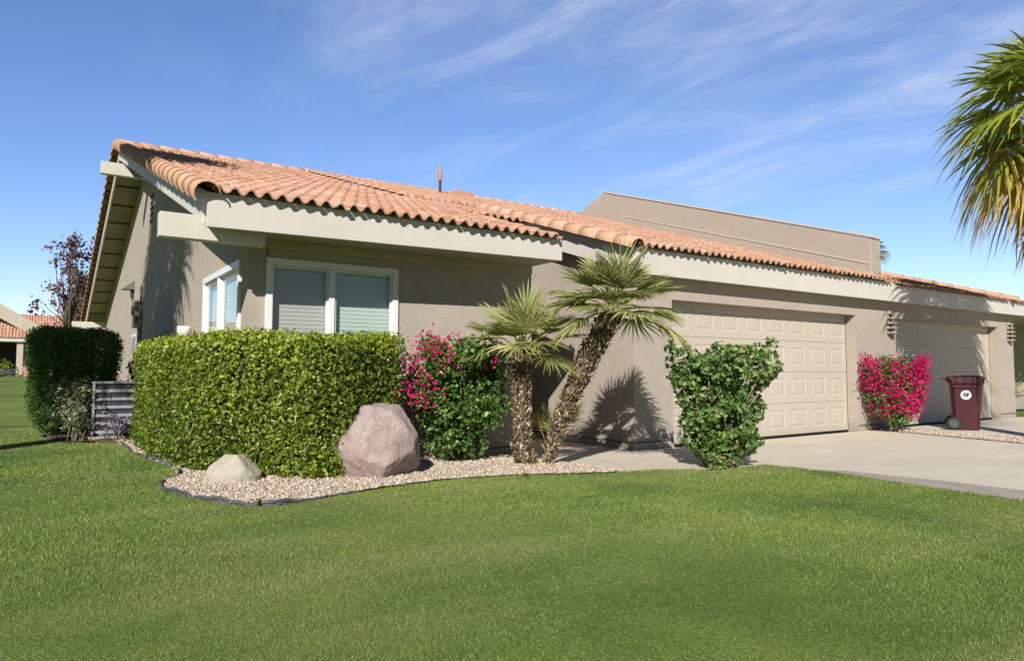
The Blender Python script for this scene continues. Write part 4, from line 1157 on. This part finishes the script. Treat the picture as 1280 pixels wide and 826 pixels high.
def wm(op, a, b=0.):
    n = wn('ShaderNodeMath'); n.operation = op
    for i, v in ((0, a), (1, b)):
        if isinstance(v, bpy.types.NodeSocket): nt.links.new(v, n.inputs[i])
        else: n.inputs[i].default_value = v
    return n.outputs[0]
zc = wm('ADD', wm('MAXIMUM', sep.outputs[2], 0.), .12)
px, py = wm('DIVIDE', sep.outputs[0], zc), wm('DIVIDE', sep.outputs[1], zc)
cb = wn('ShaderNodeCombineXYZ'); nt.links.new(px, cb.inputs[0]); nt.links.new(py, cb.inputs[1])
sa = wm('ADD', wm('MULTIPLY', px, .26), wm('MULTIPLY', py, -.97)); ta = wm('ADD', wm('MULTIPLY', px, .97), wm('MULTIPLY', py, .26))
def wnoise(fs, ft, detail, off, dist=0., rough=.55):
    c = wn('ShaderNodeCombineXYZ'); nt.links.new(wm('ADD', wm('MULTIPLY', sa, fs), off), c.inputs[0]); nt.links.new(wm('ADD', wm('MULTIPLY', ta, ft), off*.7), c.inputs[1])
    n = wn('ShaderNodeTexNoise'); n.inputs['Scale'].default_value = 1; n.inputs['Detail'].default_value = detail; n.inputs['Distortion'].default_value = dist; n.inputs['Roughness'].default_value = rough
    nt.links.new(c.outputs[0], n.inputs['Vector']); return n.outputs['Fac']
def wramp(f, a, b, lo=0., hi=1.):
    n = wn('ShaderNodeMapRange'); n.interpolation_type = 'SMOOTHSTEP'; n.inputs['From Min'].default_value = a; n.inputs['From Max'].default_value = b
    n.inputs['To Min'].default_value = lo; n.inputs['To Max'].default_value = hi
    nt.links.new(f, n.inputs['Value']); return n.outputs[0]
streak = wramp(wnoise(1.1, 2.8, 9, 3.1, 1.0, .62), .34, .80)
fine = wramp(wnoise(3.0, 8.0, 6, 1.2, 1.4, .68), .3, .8)
soft = wramp(wnoise(.8, 1.1, 4, 7.7, .3), .30, .62)
ddx = wm('SUBTRACT', px, 1.5); ddy = wm('SUBTRACT', py, 1.15)
dist = wm('SQRT', wm('ADD', wm('MULTIPLY', ddx, ddx), wm('MULTIPLY', ddy, ddy)))
mask = wramp(dist, .3, 1.85, 1., 0.)
cl = wm('MULTIPLY', wm('MULTIPLY', wm('ADD', wm('MULTIPLY', streak, wm('ADD', wm('MULTIPLY', fine, .6), .45)), .10), wm('ADD', wm('MULTIPLY', soft, .8), .25)), mask)
cl = wm('MINIMUM', wm('MULTIPLY', cl, .72), .6)
# the half of the sky round the sun is dimmer than the clear-air model gives, the far half a little brighter
sd = wm('ADD', wm('MULTIPLY', sep.outputs[0], SUN.x/math.hypot(SUN.x, SUN.y)), wm('MULTIPLY', sep.outputs[1], SUN.y/math.hypot(SUN.x, SUN.y)))
gain = wramp(sd, -.4, .4, 1.18, .32)
hs = wn('ShaderNodeHueSaturation'); hs.inputs['Saturation'].default_value = 1.1; nt.links.new(sky.outputs[0], hs.inputs['Color'])
gm = wn('ShaderNodeMix'); gm.data_type = 'RGBA'; gm.blend_type = 'MULTIPLY'; gm.inputs[0].default_value = 1.
gc = wn('ShaderNodeCombineColor')
for i, k in enumerate((1.08, .945, 1.03)): nt.links.new(wm('MULTIPLY', gain, k), gc.inputs[i])
nt.links.new(hs.outputs[0], gm.inputs[6]); nt.links.new(gc.outputs[0], gm.inputs[7])
mx = wn('ShaderNodeMix'); mx.data_type = 'RGBA'
nt.links.new(cl, mx.inputs[0]); nt.links.new(gm.outputs[2], mx.inputs[6]); mx.inputs[7].default_value = (6.0, 6.6, 7.7, 1)
nt.links.new(mx.outputs[2], bg.inputs['Color']); nt.links.new(bg.outputs[0], out.inputs[0])

vs = sc.view_settings; vs.view_transform = 'Standard'; vs.look = 'None'; vs.exposure = .3; vs.gamma = 1; vs.use_curve_mapping = False
sc.cycles.use_denoising = True
sc.cycles.diffuse_bounces = 2; sc.cycles.max_bounces = 8; sc.cycles.transparent_max_bounces = 12
